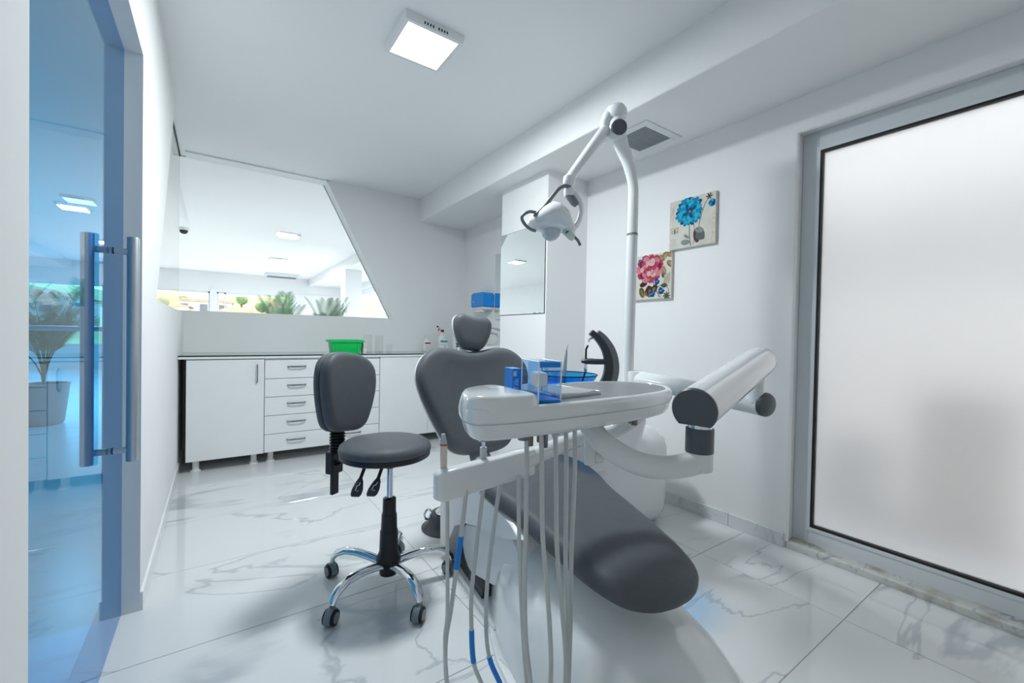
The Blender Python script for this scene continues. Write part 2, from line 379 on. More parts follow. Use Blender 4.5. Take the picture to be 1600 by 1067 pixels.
# ---- window_2: interior glass partition around the back left corner
wn = bpy.data.objects.new('window_2', None); COL.objects.link(wn); wn['kind'] = 'structure'; wn['label'] = 'trapezoid interior glass partition around the corner'
YP, XP = 4.345, -0.252
bm = bm_new(); prism(bm, [(XP-0.008, 1.13), (1.47, 1.13), (0.815, ZC+0.005), (XP-0.008, ZC+0.005)], 1, YP, YP+0.008); link('pane', bm, M['glass_hall'], wn)
bm = bm_new(); prism(bm, [(2.405, 1.125), (YP, 1.125), (YP, ZC+0.005), (3.325, ZC+0.005)], 0, XP-0.008, XP); link('pane', bm, M['glass_hall'], wn)
bm = bm_new(); tube(bm, [(1.462, YP-0.006, 1.146), (0.812, YP-0.006, ZC)], 0.006, 6); tube(bm, [(0.812, YP-0.004, ZC-0.004), (XP, YP-0.004, ZC-0.004)], 0.004, 6)
link('edge_profile', bm, M['steel'], wn)
bm = bm_new(); tube(bm, [(XP, YP, ZC-0.004), (XP, 3.33, ZC-0.004)], 0.006, 6); link('edge_profile', bm, M['rubber'], wn)
o = struct('trim_8', box(bm_new(), XL+0.004, 0.83, YB, YP-0.006, ZC-0.012, ZC+0.01), M['ceil']); o['label'] = 'shallow soffit strip above the glass partition'
# ---- door_1: blue tinted glass door in the left wall
dr = bpy.data.objects.new('door_1', None); COL.objects.link(dr); dr['kind'] = 'structure'; dr['label'] = 'blue tinted glass door with long steel pull handles'
XD = -0.270
link('door_pane', box(bm_new(), XD-0.005, XD+0.005, 0.876, 1.960, 0.006, 1.945), M['glass_blue'], dr)
for s in (1, -1):
    bm = bm_new(); x = XD + s*0.052
    cyl(bm, (x, 1.788, 0.578), (x, 1.788, 1.285), 0.0155, 24, bev=0.003); h = link('pull_handle', bm, M['steel'], dr, smooth=35)
    for z in (0.615, 1.238):
        bm = bm_new(); cyl(bm, (x, 1.788, z), (XD+s*0.008, 1.788, z), 0.010, 16); link('standoff', bm, M['steel'], h, smooth=35)
        bm = bm_new(); cyl(bm, (XD+s*0.008, 1.788, z), (XD+s*0.005, 1.788, z), 0.0105, 16); link('washer', bm, M['rubber'], h, smooth=35)
# ================================================================== HALL BEYOND
HY, HX0, HX1, ZA, ZB = 14.0, -4.2, 3.3, 2.45, 2.55
M['hall_tile'] = marble('hall_marble', rough=0.28, scale=1.2, strength=0.5)
struct('floor_hall', box(bm_new(), HX0, HX1, YG, HY, -0.06, -0.004), M['hall_tile'])
bm = bm_new(); box(bm, HX0, XO, YN-1, YG, -0.06, -0.004); struct('floor_corridor', bm, M['hall_tile'])
struct('ceiling_hall_near', box(bm_new(), XO, HX1, YG, 7.8, ZA, ZA+0.2), M['hall_ceil'])
bm = bm_new(); box(bm, HX0, XO, YN-1, 7.8, ZB, ZB+0.1); box(bm, HX0, HX1, 7.8, HY, ZB, ZB+0.1)
struct('ceiling_hall', bm, M['hall_ceil'])
struct('wall_hall_left', box(bm_new(), HX0-0.1, HX0, YN-1, HY, 0, ZB+0.1), M['hall'])
struct('wall_corridor_rear', box(bm_new(), HX0, XO, YN-1.1, YN-1, 0, ZB+0.1), M['hall'])
bm = bm_new()   # far wall: parapet, head and piers
box(bm, HX0, HX1, HY, HY+0.2, 0, 0.55); box(bm, HX0, HX1, HY, HY+0.2, 2.02, ZB+0.1)
for a, b in ((HX0, -4.0), (-2.05, -1.9), (-0.16, 0.0), (1.75, HX1)): box(bm, a, b, HY-0.02, HY+0.2, 0.5, 2.1)
struct('wall_hall_far', bm, M['hall'])
k = 3
for a, b in ((-4.0, -2.05), (-1.9, -0.16), (0.0, 1.75)):
    wn = bpy.data.objects.new('window_%d' % k, None); COL.objects.link(wn); wn['kind'] = 'structure'; k += 1
    bm = bm_new()
    for p in (a, b-0.035): box(bm, p, p+0.035, HY+0.05, HY+0.10, 0.55, 2.02)
    box(bm, a+0.16, a+0.20, HY+0.05, HY+0.10, 0.55, 2.02); box(bm, a, b, HY+0.05, HY+0.10, 0.55, 0.60); box(bm, a, b, HY+0.05, HY+0.10, 1.98, 2.02)
    link('window_frame', bm, M['alu'], wn); link('pane', box(bm_new(), a+0.02, b-0.02, HY+0.07, HY+0.078, 0.58, 2.0), M['glass_hall'], wn)
bm = bm_new()   # right-hand hall wall with openings
box(bm, HX1, HX1+0.2, YG, HY+0.2, 0, 0.95); box(bm, HX1, HX1+0.2, YG, HY+0.2, 2.18, ZB+0.1)
for a, b in ((YG, 8.8), (10.1, 10.55), (12.75, 13.1), (13.85, HY+0.2)): box(bm, HX1, HX1+0.2, a, b, 0.9, 2.25)
struct('wall_hall_right', bm, M['hall'])
for a, b in ((8.8, 10.1), (10.55, 12.75), (13.1, 13.85)):
    wn = bpy.data.objects.new('window_%d' % k, None); COL.objects.link(wn); wn['kind'] = 'structure'; k += 1
    bm = bm_new(); box(bm, HX1+0.05, HX1+0.10, a, a+0.05, 0.95, 2.18); box(bm, HX1+0.05, HX1+0.10, b-0.05, b, 0.95, 2.18); box(bm, HX1+0.05, HX1+0.10, a, b, 0.95, 1.0); box(bm, HX1+0.05, HX1+0.10, a, b, 2.05, 2.18)
    link('window_frame', bm, M['alu'], wn); link('pane', box(bm_new(), HX1+0.07, HX1+0.078, a+0.03, b-0.03, 0.98, 2.1), M['glass_hall'], wn)
o = struct('trim_5', box(bm_new(), 2.27, 2.62, 9.6, 10.0, -0.004, 2.37, bev=0.01), M['hall']); o['label'] = 'square white column in the hall'
o = struct('trim_6', box(bm_new(), 2.25, HX1, 7.8, HY, 2.36, ZB+0.02), M['hall']); o['label'] = 'dropped ceiling beam of the hall'
# ================================================================== EXTERIOR
M['grass'] = mat('hillside_grass', (0.26, 0.30, 0.13), rough=0.95, var=0.3, vscale=0.25)
M['road'] = mat('street_concrete', (0.45, 0.44, 0.43), rough=0.9, var=0.1, vscale=0.5)
M['house_w'] = mat('house_cream', (0.66, 0.64, 0.60), rough=0.9)
M['house_p'] = mat('house_pinkish', (0.62, 0.51, 0.46), rough=0.9)
M['roof'] = mat('roof_tile', (0.42, 0.27, 0.20), rough=0.9, var=0.2, vscale=2)
M['dark_win'] = mat('dark_pane', (0.10, 0.11, 0.14), rough=0.2)
bm = bm_new(); box(bm, -60, 60, HY+0.3, 90, -3.3, -3.0); box(bm, HX1+0.3, 60, -40, HY+0.3, -3.3, -3.0)
o = link('street_ground', bm, M['road'], kind='structure')
# hillside
def hill_z(x, y):
    f = max(0.0, (y-30)/60.0)
    return -3.05+11.5*f**0.9*(0.92+0.06*math.sin(x*0.13)+0.03*math.sin(x*0.37+y*0.1))
bm = bm_new(); nx, ny = 40, 14; vs = [[bm.verts.new((-50+110*i/nx, 30+4.3*j, hill_z(-50+110*i/nx, 30+4.3*j))) for i in range(nx+1)] for j in range(ny+1)]
for j in range(ny):
    for i in range(nx): bm.faces.new((vs[j][i], vs[j][i+1], vs[j+1][i+1], vs[j+1][i]))
link('hillside', bm, M['grass'], kind='structure', smooth=True)
def house(x, y, w, d, h, wallm, label, flat=False):
    z0 = hill_z(x, y)-0.6
    t = thing('house', label, 'house', (x, y, z0), 'houses on the hillside seen through the far windows')
    link('wall', box(bm_new(), x-w/2, x+w/2, y, y+d, z0, z0+h), wallm, t)
    bm = bm_new()
    if flat: box(bm, x-w/2-0.2, x+w/2+0.2, y-0.2, y+d+0.2, z0+h-0.05, z0+h+0.25)
    else: prism(bm, [(x-w/2-0.3, z0+h-0.05), (x+w/2+0.3, z0+h-0.05), (x, z0+h+w*0.13)], 1, y-0.3, y+d+0.3)
    link('roof', bm, M['roof'], t)
    nwin = max(2, int(w/1.5))
    for i in range(nwin):
        cx = x-w/2+w*(i+0.5)/nwin; cz = z0+0.6+0.62*(h-0.6)
        link('window', box(bm_new(), cx-0.35, cx+0.35, y-0.06, y+0.05, cz-0.45, cz+0.45), M['dark_win'], t)
house(-5.2, 50, 6.0, 5, 3.0, M['house_w'], 'cream gabled house with four windows on the lower hillside')
house(1.6, 49, 4.6, 5, 2.6, M['house_w'], 'small cream gabled house with three windows on the lower hillside')
house(8.4, 52, 7.0, 5, 2.8, M['house_p'], 'long pinkish flat roofed house on the lower hillside', True)
house(-13, 53, 7.0, 5, 3.0, M['house_p'], 'pinkish gabled house farthest out on the hillside')
house(-1.2, 58, 5.2, 5, 2.6, M['house_w'], 'cream flat roofed house higher up the hillside', True)
house(22, 47, 8.0, 6, 3.4, M['house_w'], 'wide cream flat roofed house by the end of the hill', True)
M['tree'] = mat('tree_foliage', (0.12, 0.19, 0.08), rough=0.9, var=0.3, vscale=3)
M['bark'] = mat('bark', (0.16, 0.12, 0.09), rough=0.9)
rt = random.Random(4)
up_l = 'round green tree high on the far hillside above the houses'
for x, y, r, lab in ((-9.0, 61, 0.8, 'round green tree behind the gap between the two gabled houses'), (4.3, 58, 0.9, 'round green tree behind the gap before the long pinkish house'), (13.6, 52, 0.9, 'round green tree beside the end of the long pinkish house'),
        (-7.5, 64, 1.0, up_l), (2.6, 65, 0.9, up_l), (6.5, 64, 0.8, up_l), (10.0, 66, 1.1, up_l), (-3.5, 67, 0.9, up_l), (-12, 65, 1.0, up_l), (16.2, 50, 1.1, 'round green tree beside the wide cream flat roofed house')):
    z0 = hill_z(x, y)-0.1; t = thing('tree', lab, 'tree', (x, y, z0), 'trees on the far hillside')
    bm = bm_new(); bmesh.ops.create_icosphere(bm, subdivisions=2, radius=r*0.75)
    for v in bm.verts: v.co = Vector((v.co.x, v.co.y, v.co.z*0.9))*rt.uniform(0.82, 1.15)+Vector((x, y, z0+0.5+r*0.75))
    link('crown', bm, M['tree'], t, smooth=True)
    bm = bm_new(); cyl(bm, (x, y, z0), (x, y, z0+0.9), 0.14, 8); link('trunk', bm, M['bark'], t)
# alley beyond the frosted window
M['alley_wall'] = mat('neighbour_wall', (0.70, 0.69, 0.68), rough=0.9, var=0.03, vscale=1)
M['alley_band'] = mat('neighbour_stone_band', (0.40, 0.40, 0.40), rough=0.9, var=0.05, vscale=1)
M['terracotta'] = mat('tan_planter_clay', (0.40, 0.32, 0.26), rough=0.8)
bm = bm_new(); box(bm, 4.4, 4.6, -4.0, 5.5, -0.02, 3.0); struct('wall_alley', bm, M['alley_wall'])
o = struct('trim_7', box(bm_new(), 4.36, 4.41, -4.0, 5.5, 1.50, 2.10), M['alley_band']); o['label'] = 'dark stone band along the wall across the alley'
struct('floor_alley', box(bm_new(), 2.45, 4.6, -4.0, 5.5, -0.2, -0.02), mat('alley_paving', (0.62, 0.61, 0.60), rough=0.9))
o = struct('trim_added_eave', box(bm_new(), 2.45, 3.05, -4.0, 5.5, 2.30, 2.38), M['alley_band']); o['label'] = 'added grey eave that shades the top of the frosted window'  # unseen eave added to keep sky light off the top of the pane
def planter(name, label, x0, x1, y0, y1, h, m_):
    t = thing(name, label, 'planter', ((x0+x1)/2, (y0+y1)/2, -0.02))
    link('planter_body', box(bm_new(), x0, x1, y0, y1, -0.02, h, bev=0.03), m_, t)
    link('soil', box(bm_new(), x0+0.04, x1-0.04, y0+0.04, y1-0.04, h-0.02, h+0.01), M['soil'], t)
planter('planter_box', 'tall tan planter box blurred behind the frosted glass', 3.0, 3.35, 0.25, 0.62, 0.74, M['terracotta'])
planter('planter_trough', 'low grey planter trough blurred behind the frosted glass', 2.95, 3.25, 0.74, 1.02, 0.42, M['alley_band'])
# ================================================================== HALL OBJECTS
def panel_light(x, y, z, s, label, group=None, power=12, vents=True, color=(0.925, 0.98, 1.0)):
    t = thing('panel_light', label, 'ceiling light', (x, y, z), group)
    h = s/2; bm = bm_new()
    prof = [[(x+sx*a, y+sy*a, zz) for sx, sy in ((-1, -1), (1, -1), (1, 1), (-1, 1))] for a, zz in ((h, z), (h, z-0.012), (h-0.004, z-0.036), (h-0.022, z-0.036), (h-0.022, z-0.033))]
    loft(bm, prof, True, False); f = link('housing', bm, M['lamp_housing'], t)
    link('diffuser', box(bm_new(), x-h+0.021, x+h-0.021, y-h+0.021, y+h-0.021, z-0.0345, z-0.030), M['lampface'], t)
    if vents:
        for k in range(9):
            if k == 4: continue
            link('vent_slot', box(bm_new(), x-0.055+k*0.0135, x-0.050+k*0.0135, y-h-0.0012, y-h+0.002, z-0.028, z-0.018), M['rubber'], f)
    a = area_lamp('panel_lamp', (0, 0, -0.038), s-0.05, power, color=color); a.parent = t
    return t
panel_light(0.795, 1.925, ZC, 0.285, 'square white panel light lit on the treatment room ceiling', power=26)
panel_light(0.885, 7.20, ZA, 0.285, 'hall panel light under the ceiling nearer the glass partition', power=60)
panel_light(1.07, 10.45, ZB, 0.34, 'hall panel light beyond the ceiling step with drop housing', power=66)
panel_light(-1.37, 7.25, ZB, 0.30, 'corridor panel light seen through the blue glass door', power=30)
t = thing('ceiling_grille', 'slim air grille hanging under the far hall ceiling', 'grille', (1.45, 13.2, ZB))
link('grille_frame', box(bm_new(), 1.05, 1.85, 13.0, 13.4, ZB-0.08, ZB, bev=0.01), M['alu'], t)
for k in range(4): link('slat', box(bm_new(), 1.1, 1.8, 13.06+0.08*k, 13.10+0.08*k, ZB-0.10, ZB-0.075), M['mid_grey'], t)
t = thing('dome_camera', 'small white dome security camera with dark lens under hall ceiling', 'camera', (-0.427, 8.25, ZB))
bm = bm_new(); lathe(bm, [(0.072, 0.0), (0.075, -0.02), (0.07, -0.04)], (-0.427, 8.25, ZB)); link('housing', bm, M['white_satin'], t, smooth=True)
bm = bm_new(); lathe(bm, [(0.055, -0.04), (0.05, -0.07), (0.03, -0.09), (0.006, -0.096)], (-0.427, 8.25, ZB)); link('lens_dome', bm, M['black'], t, smooth=True)
def palm(x, y, h, spread, n, label, seed):
    rnd = random.Random(seed)
    t = thing('potted_palm', label, 'palm', (x, y, 0), 'potted palms in the hall')
    bm = bm_new(); lathe(bm, [(0.13, 0), (0.15, 0.02), (0.19, 0.40), (0.20, 0.42), (0.175, 0.42), (0.17, 0.36)], (x, y, -0.004), 24); link('pot', bm, M['pot'], t, smooth=True)
    bm = bm_new(); lathe(bm, [(0.165, 0.0), (0.165, 0.01)], (x, y, 0.36), 20); link('soil', bm, M['soil'], t)
    for i in range(n):
        a = 2*math.pi*i/n+rnd.uniform(-.3, .3); hh = h*rnd.uniform(0.74, 1.0); sp = spread*rnd.uniform(0.3, 1.0)
        d = Vector((math.cos(a), math.sin(a), 0)); p = []
        for k in range(9):
            s = k/8; p.append(Vector((x, y, 0.36))+d*(sp*s**1.8)+Vector((0, 0, (hh-0.36)*(s**0.9)*(1-0.12*s*s))))
        bm = bm_new(); tube(bm, p, [0.008*(1-0.85*k/8) for k in range(9)], 5)
        side = d.cross(Vector((0, 0, 1)))
        P = smooth_path(p, 6)
        for k in range(18, len(P)-1):
            f = (k-18)/(len(P)-19); L = 0.23*math.sin(math.pi*(0.22+0.66*f))+0.03
            tg = (P[k+1]-P[k]).normalized()
            for s in (-1, 1):
                dirv = (side*s*0.80+tg*0.72+Vector((0, 0, 0.10))).normalized(); wv = tg*0.0065
                tip = P[k]+dirv*L-Vector((0, 0, 0.10*L)); mid = P[k]+dirv*L*0.45+Vector((0, 0, 0.012))
                v = [bm.verts.new(q) for q in (P[k]-wv*0.4, mid-wv, tip, mid+wv, P[k]+wv*0.4)]; bm.faces.new(v)
        link('frond', bm, M['leaf'], t)
    return t
palm(0.86, 7.95, 1.80, 0.40, 13, 'feathery potted palm below the nearer hall panel light', 3)
palm(1.58, 7.95, 1.76, 0.40, 13, 'feathery potted palm beside the hall column', 5)
palm(-1.45, 6.3, 1.55, 0.72, 13, 'feathery potted palm behind the glass balustrade', 8)
t = thing('glass_balustrade', 'low glass balustrade with steel handrail beyond the blue door', 'balustrade', (-1.7, 5.2, 0))
bm = bm_new(); tube(bm, [(-3.6, 5.2, 0.985), (-0.42, 5.2, 0.985)], 0.022, 10); link('handrail', bm, M['steel'], t, smooth=True)
for x in (-3.5, -2.5, -1.5, -0.5):
    bm = bm_new(); tube(bm, [(x, 5.2, -0.004), (x, 5.2, 0.985)], 0.018, 10); link('post', bm, M['steel'], t, smooth=True)
for a in (-3.46, -2.46, -1.46): link('glass_panel', box(bm_new(), a, a+0.92, 5.196, 5.204, 0.08, 0.93), M['glass_hall'], t)
# ================================================================== BACK CABINETS
YD = 3.64
def bow_handle(parent, a, b, out=0.024, r=0.0045):
    a = Vector(a); b = Vector(b); n = Vector((0, -1, 0)); d = (b-a).normalized(); bm = bm_new()
    tube(bm, smooth_path([a, a+n*out*0.7+d*0.008, a+n*out+d*0.03, b+n*out-d*0.03, b+n*out*0.7-d*0.008, b], 4), r, 8, flat=1.5)
    return link('handle', bm, M['handle_metal'], parent, smooth=True)
def cab_leg(t, x, y):
    bm = bm_new(); lathe(bm, [(0.030, 0.0), (0.030, 0.010), (0.022, 0.014), (0.020, 0.02), (0.020, 0.09)], (x, y, 0), 18); link('leg', bm, M['white_satin'], t, smooth=35)
t = thing('base_cabinet', 'white lacquered base cabinet with single door beside the left wall', 'cabinet', (0.06, 3.9, 0))
link('carcass', box(bm_new(), -0.170, 0.292, YD+0.019, 4.19, 0.084, 0.792), M['lac'], t)
d = link('door', box(bm_new(), -0.170, 0.2925, YD, YD+0.018, 0.083, 0.786, bev=0.0015, seg=1), M['lac'], t)
bow_handle(d, (0.247, YD, 0.745), (0.247, YD, 0.615))
for x, y in ((-0.115, 3.70), (0.235, 3.72), (-0.115, 4.12), (0.235, 4.12)): cab_leg(t, x, y)
t = thing('drawer_cabinet', 'white lacquered cabinet with five drawers behind the stool', 'cabinet', (0.72, 3.9, 0))
link('carcass', box(bm_new(), 0.296, 1.152, YD+0.019, 4.19, 0.084, 0.792), M['lac'], t)
zs = [0.084, 0.220, 0.360, 0.500, 0.638, 0.780]
for a, b in zip(zs, zs[1:]):
    d = link('drawer', box(bm_new(), 0.2965, 1.1515, YD, YD+0.018, a+0.002, b-0.002, bev=0.0015, seg=1), M['lac'], t)
    zc = b-0.053; bow_handle(d, (0.447, YD, zc), (0.575, YD, zc)); bow_handle(d, (0.872, YD, zc), (1.0, YD, zc))
for x, y in ((0.345, 3.72), (1.10, 3.72), (0.345, 4.12), (1.10, 4.12)): cab_leg(t, x, y)
t = thing('base_cabinet', 'white lacquered base cabinet at the basin end of the worktop', 'cabinet', (1.6, 3.9, 0))
link('carcass', box(bm_new(), 1.156, 2.05, YD+0.019, 4.19, 0.084, 0.792), M['lac'], t)
for a, b, hx in ((1.1565, 1.60, 1.535), (1.6025, 2.05, 1.665)):
    d = link('door', box(bm_new(), a, b, YD, YD+0.018, 0.083, 0.792, bev=0.0015, seg=1), M['lac'], t); bow_handle(d, (hx, YD, 0.74), (hx, YD, 0.61))
for x, y in ((1.21, 3.72), (2.0, 3.72), (1.21, 4.12), (2.0, 4.12)): cab_leg(t, x, y)
t = thing('worktop', 'long white worktop with a glass sheet on top', 'worktop', (0.9, 3.9, 0.79))
link('board', box(bm_new(), XL+0.001, 2.06, YD-0.012, 4.199, 0.7925, 0.812, bev=0.002, seg=1), M['lac'], t)
link('glass_sheet', box(bm_new(), XL+0.002, 2.06, YD-0.008, 4.198, 0.8125, 0.8165), M['glass_top'], t)
link('glass_edge', box(bm_new(), XL+0.002, 2.06, YD-0.0135, YD-0.0075, 0.8095, 0.8178), M['glass_edge'], t)
ZT = 0.8168
# green box
t = thing('storage_box', 'bright green plastic storage box with rim on the worktop', 'box', (0.90, 3.79, ZT))
def taper_box(bm, cx, cy, z0, z1, w0, d0, w1, d1, r, wall=0.004):
    rg = []
    for w_, d_, z, in ((w0-0.01, d0-0.01, z0), (w0, d0, z0+0.006), (w1, d1, z1), (w1-2*wall, d1-2*wall, z1), (w0-2*wall, d0-2*wall, z0+wall)):
        rg.append([Vector((cx+p.x, cy+p.y, z)) for p in rrect(w_, d_, r, 4)])
    return loft(bm, rg)
link('box_body', taper_box(bm_new(), 0.90, 3.79, ZT, ZT+0.112, 0.225, 0.15, 0.25, 0.17, 0.02), M['green'], t, smooth=35)
bm = bm_new(); rg = [[Vector((0.90+p.x, 3.79+p.y, z)) for p in rrect(w_, d_, 0.022, 4)] for w_, d_, z in ((0.248, 0.168, ZT+0.096), (0.278, 0.196, ZT+0.098), (0.280, 0.198, ZT+0.114), (0.268, 0.188, ZT+0.118), (0.248, 0.166, ZT+0.118), (0.246, 0.164, ZT+0.1))]
link('rim', loft(bm, rg, False, False), M['green'], t, smooth=35)
for x in (0.815, 0.985): link('rib', box(bm_new(), x-0.004, x+0.004, 3.703, 3.712, ZT+0.01, ZT+0.1), M['green'], t)
link('label_recess', box(bm_new(), 0.84, 0.965, 3.708, 3.716, ZT+0.034, ZT+0.037), M['green'], t)
# glass jars
def jar(x, y, r, h, label, group):
    o = bm_new(); lathe(o, [(r-0.003, 0), (r, 0.003), (r, h), (r-0.0025, h), (r-0.0025, 0.006)], (x, y, ZT), 28)
    return tag(link('glass_cylinder', o, M['jar_glass'], smooth=True, origin=(x, y, ZT)), label, 'jar', group)
jar(1.14, 3.96, 0.036, 0.165, 'tall clear glass cylinder next to the green box', None)
jar(1.245, 3.96, 0.036, 0.160, 'tall clear glass cylinder next to the small glass tumbler', None)
jar(1.36, 4.02, 0.026, 0.075, 'small clear glass tumbler on the worktop', None)
o = link('paper_stack', box(bm_new(), 1.045, 1.075, 3.76, 3.84, ZT, ZT+0.115, bev=0.003), mat('speckled_card', (0.72, 0.73, 0.72), var=0.3, vscale=160, rough=0.7), origin=(1.06, 3.80, ZT)); tag(o, 'speckled white card pack leaning by the green box', 'carton')
# bottles
def bottle_body(t, x, y, r, h, sh):
    bm = bm_new(); rg = []
    for f, z in ((0.9, 0), (1.0, 0.006), (1.0, h*0.58), (0.88, h*0.70), (0.55, h*0.86), (0.34, h*0.94), (0.34, h)):
        rg.append([Vector((x+r*f*math.cos(a)*1.0, y+r*f*sh*math.sin(a), ZT+z)) for a in [2*math.pi*k/24 for k in range(24)]])
    return link('bottle_body', loft(bm, rg), M['clear_plastic'], t, smooth=True)
t = thing('dispenser_bottle', 'small clear dispenser bottle with dark red logo label', 'bottle', (1.78, 4.10, ZT))
b_ = bottle_body(t, 1.78, 4.10, 0.045, 0.135, 0.8)
link('label', box(bm_new(), 1.748, 1.806, 4.0595, 4.066, ZT+0.012, ZT+0.076), M['paper'], b_)
link('logo_print', box(bm_new(), 1.745, 1.79, 4.0585, 4.064, ZT+0.079, ZT+0.092), M['red'], b_)
link('logo_print', box(bm_new(), 1.790, 1.806, 4.0585, 4.064, ZT+0.080, ZT+0.089), M['dark_grey'], b_)
for k in range(3): link('print_line', box(bm_new(), 1.752, 1.80, 4.0588, 4.062, ZT+0.018+0.018*k, ZT+0.022+0.018*k), M['mid_grey'], b_)
bm = bm_new(); lathe(bm, [(0.016, 0.13), (0.016, 0.150), (0.006, 0.152), (0.006, 0.163)], (1.78, 4.10, ZT), 16); cyl(bm, (1.80, 4.10, ZT+0.163), (1.755, 4.10, ZT+0.160), 0.007, 10); link('pump', bm, M['white_satin'], t, smooth=35)
def spray(x, y, h, r, label, trig, capm, teal):
    t = thing('spray_bottle', label, 'bottle', (x, y, ZT)); b_ = bottle_body(t, x, y, r, h, 0.75); yf = y-r*0.75-0.001
    if teal:
        link('label', box(bm_new(), x-0.038, x+0.040, yf-0.001, yf+0.008, ZT+0.02, ZT+0.125), M['paper'], b_)
        link('label_band', box(bm_new(), x-0.036, x+0.040, yf-0.002, yf+0.006, ZT+0.095, ZT+0.115), M['teal'], b_)
        link('label_band', box(bm_new(), x-0.038, x+0.036, yf-0.002, yf+0.006, ZT+0.028, ZT+0.038), M['teal'], b_)
        for k in range(2): link('print_line', box(bm_new(), x-0.03, x+0.028, yf-0.002, yf+0.004, ZT+0.075-0.014*k, ZT+0.078-0.014*k), M['mid_grey'], b_)
        link('print_mark', box(bm_new(), x+0.008, x+0.018, yf-0.002, yf+0.004, ZT+0.046, ZT+0.056), M['dark_grey'], b_)
    bm = bm_new(); cyl(bm, (x, y, ZT+h-0.005), (x, y, ZT+h+0.022), 0.017, 16); link('collar', bm, capm, t, smooth=35)
    bm = bm_new(); prism(bm, [(x+0.02, ZT+h+0.022), (x+0.022, ZT+h+0.048), (x-0.045, ZT+h+0.056), (x-0.05, ZT+h+0.046), (x-0.018, ZT+h+0.022)], 1, y-0.011, y+0.011); link('spray_head', bm, M['white_satin'], t)
    bm = bm_new(); cyl(bm, (x-0.047, y, ZT+h+0.051), (x-0.060, y, ZT+h+0.052), 0.009, 12); link('nozzle', bm, M['black'], t)
    bm = bm_new(); tube(bm, smooth_path([(x-0.028, y, ZT+h+0.046), (x-0.038, y, ZT+h+0.025), (x-0.046, y, ZT+h+0.008)], 4), 0.006, 8); link('trigger', bm, trig, t, smooth=True)
spray(1.935, 4.06, 0.205, 0.054, 'white trigger spray bottle with dark red collar and teal label', M['red'], M['red'], True)
spray(2.115, 4.08, 0.215, 0.058, 'plain white spray bottle with black nozzle at the basin end of worktop', M['black'], M['white_satin'], False)
# ================================================================== RIGHT WALL THINGS
t = thing('wall_mirror', 'rectangular mirror fixed on the plastered column', 'mirror', (1.88, 2.6, 1.16))
link('mirror_glass', box(bm_new(), 1.8735, 1.8775, 2.312, 2.872, 1.160, 1.790), M['mirror'], t); link('mirror_edge', box(bm_new(), 1.8765, 1.8805, 2.309, 2.875, 1.157, 1.793), M['rubber'], t)
t = thing('wall_mirror', 'narrow mirror beside the blue towel dispenser over the basin', 'mirror', (2.26, 3.3, 1.15))
link('mirror_glass', box(bm_new(), 2.2555, 2.260, 3.05, 3.555, 1.15, 1.79), M['mirror'], t); link('mirror_back', box(bm_new(), 2.2585, 2.2645, 3.048, 3.557, 1.148, 1.792), M['alu'], t)
t = thing('towel_dispenser', 'blue translucent paper towel dispenser on the wall by the basin', 'dispenser', (2.2, 3.68, 1.26))
bm = bm_new(); prism(bm, [(3.57, 1.275), (3.83, 1.275), (3.83, 1.40), (3.80, 1.42), (3.60, 1.42), (3.57, 1.40)], 0, 2.262, 2.14); bmesh.ops.bevel(bm, geom=bm.edges[:], offset=0.008, segments=2, affect='EDGES'); link('cover', bm, M['bluetrans'], t, smooth=30)
link('base_tray', box(bm_new(), 2.15, 2.262, 3.585, 3.815, 1.25, 1.278, bev=0.006), M['white_satin'], t)
bm = bm_new(); prism(bm, [(2.16, 1.252), (2.20, 1.252), (2.17, 1.225), (2.155, 1.23)], 1, 3.62, 3.78); link('paper_sheet', bm, M['paper'], t)
bm = bm_new(); cyl(bm, (2.14, 3.77, 1.33), (2.136, 3.77, 1.33), 0.008, 12); link('lock', bm, M['chrome'], t)
t = thing('washbasin', 'white ceramic washbasin under the narrow mirror', 'basin', (2.05, 3.3, 0.62))
bm = bm_new(); rg = []
for w_, d_, z in ((0.22, 0.18, 0.62), (0.32, 0.36, 0.70), (0.40, 0.46, 0.86), (0.41, 0.47, 0.90), (0.385, 0.445, 0.905), (0.33, 0.39, 0.87), (0.20, 0.24, 0.76)):
    rg.append([Vector((2.262-w_/2+p.x, 3.28+p.y, z)) for p in rrect(w_, d_, min(w_, d_)*0.3, 6)])
link('bowl', loft(bm, rg), M['ceramic'], t, smooth=True)
bm = bm_new(); rg = [[Vector((2.17+p.x, 3.28+p.y, z)) for p in rrect(w_, w_, w_*0.3, 5)] for w_, z in ((0.20, 0.0), (0.17, 0.05), (0.15, 0.4), (0.18, 0.66))]
link('pedestal', loft(bm, rg), M['ceramic'], t, smooth=True)
t = thing('basin_tap', 'chrome lever tap standing on the washbasin', 'tap', (2.19, 3.36, 0.90))
bm = bm_new(); lathe(bm, [(0.026, 0.0), (0.024, 0.01), (0.021, 0.02), (0.021, 0.115), (0.017, 0.13)], (2.19, 3.36, 0.90), 18); link('tap_body', bm, M['chrome'], t, smooth=35)
bm = bm_new(); tube(bm, smooth_path([(2.19, 3.36, 0.995), (2.12, 3.37, 1.012), (2.06, 3.38, 1.012), (2.052, 3.38, 0.985)], 5), 0.012, 12); link('spout', bm, M['chrome'], t, smooth=True)
bm = bm_new(); tube(bm, [(2.20, 3.36, 1.03), (2.19, 3.36, 1.05), (2.11, 3.37, 1.062)], [0.016, 0.014, 0.006], 10); link('lever', bm, M['chrome'], t, smooth=True)
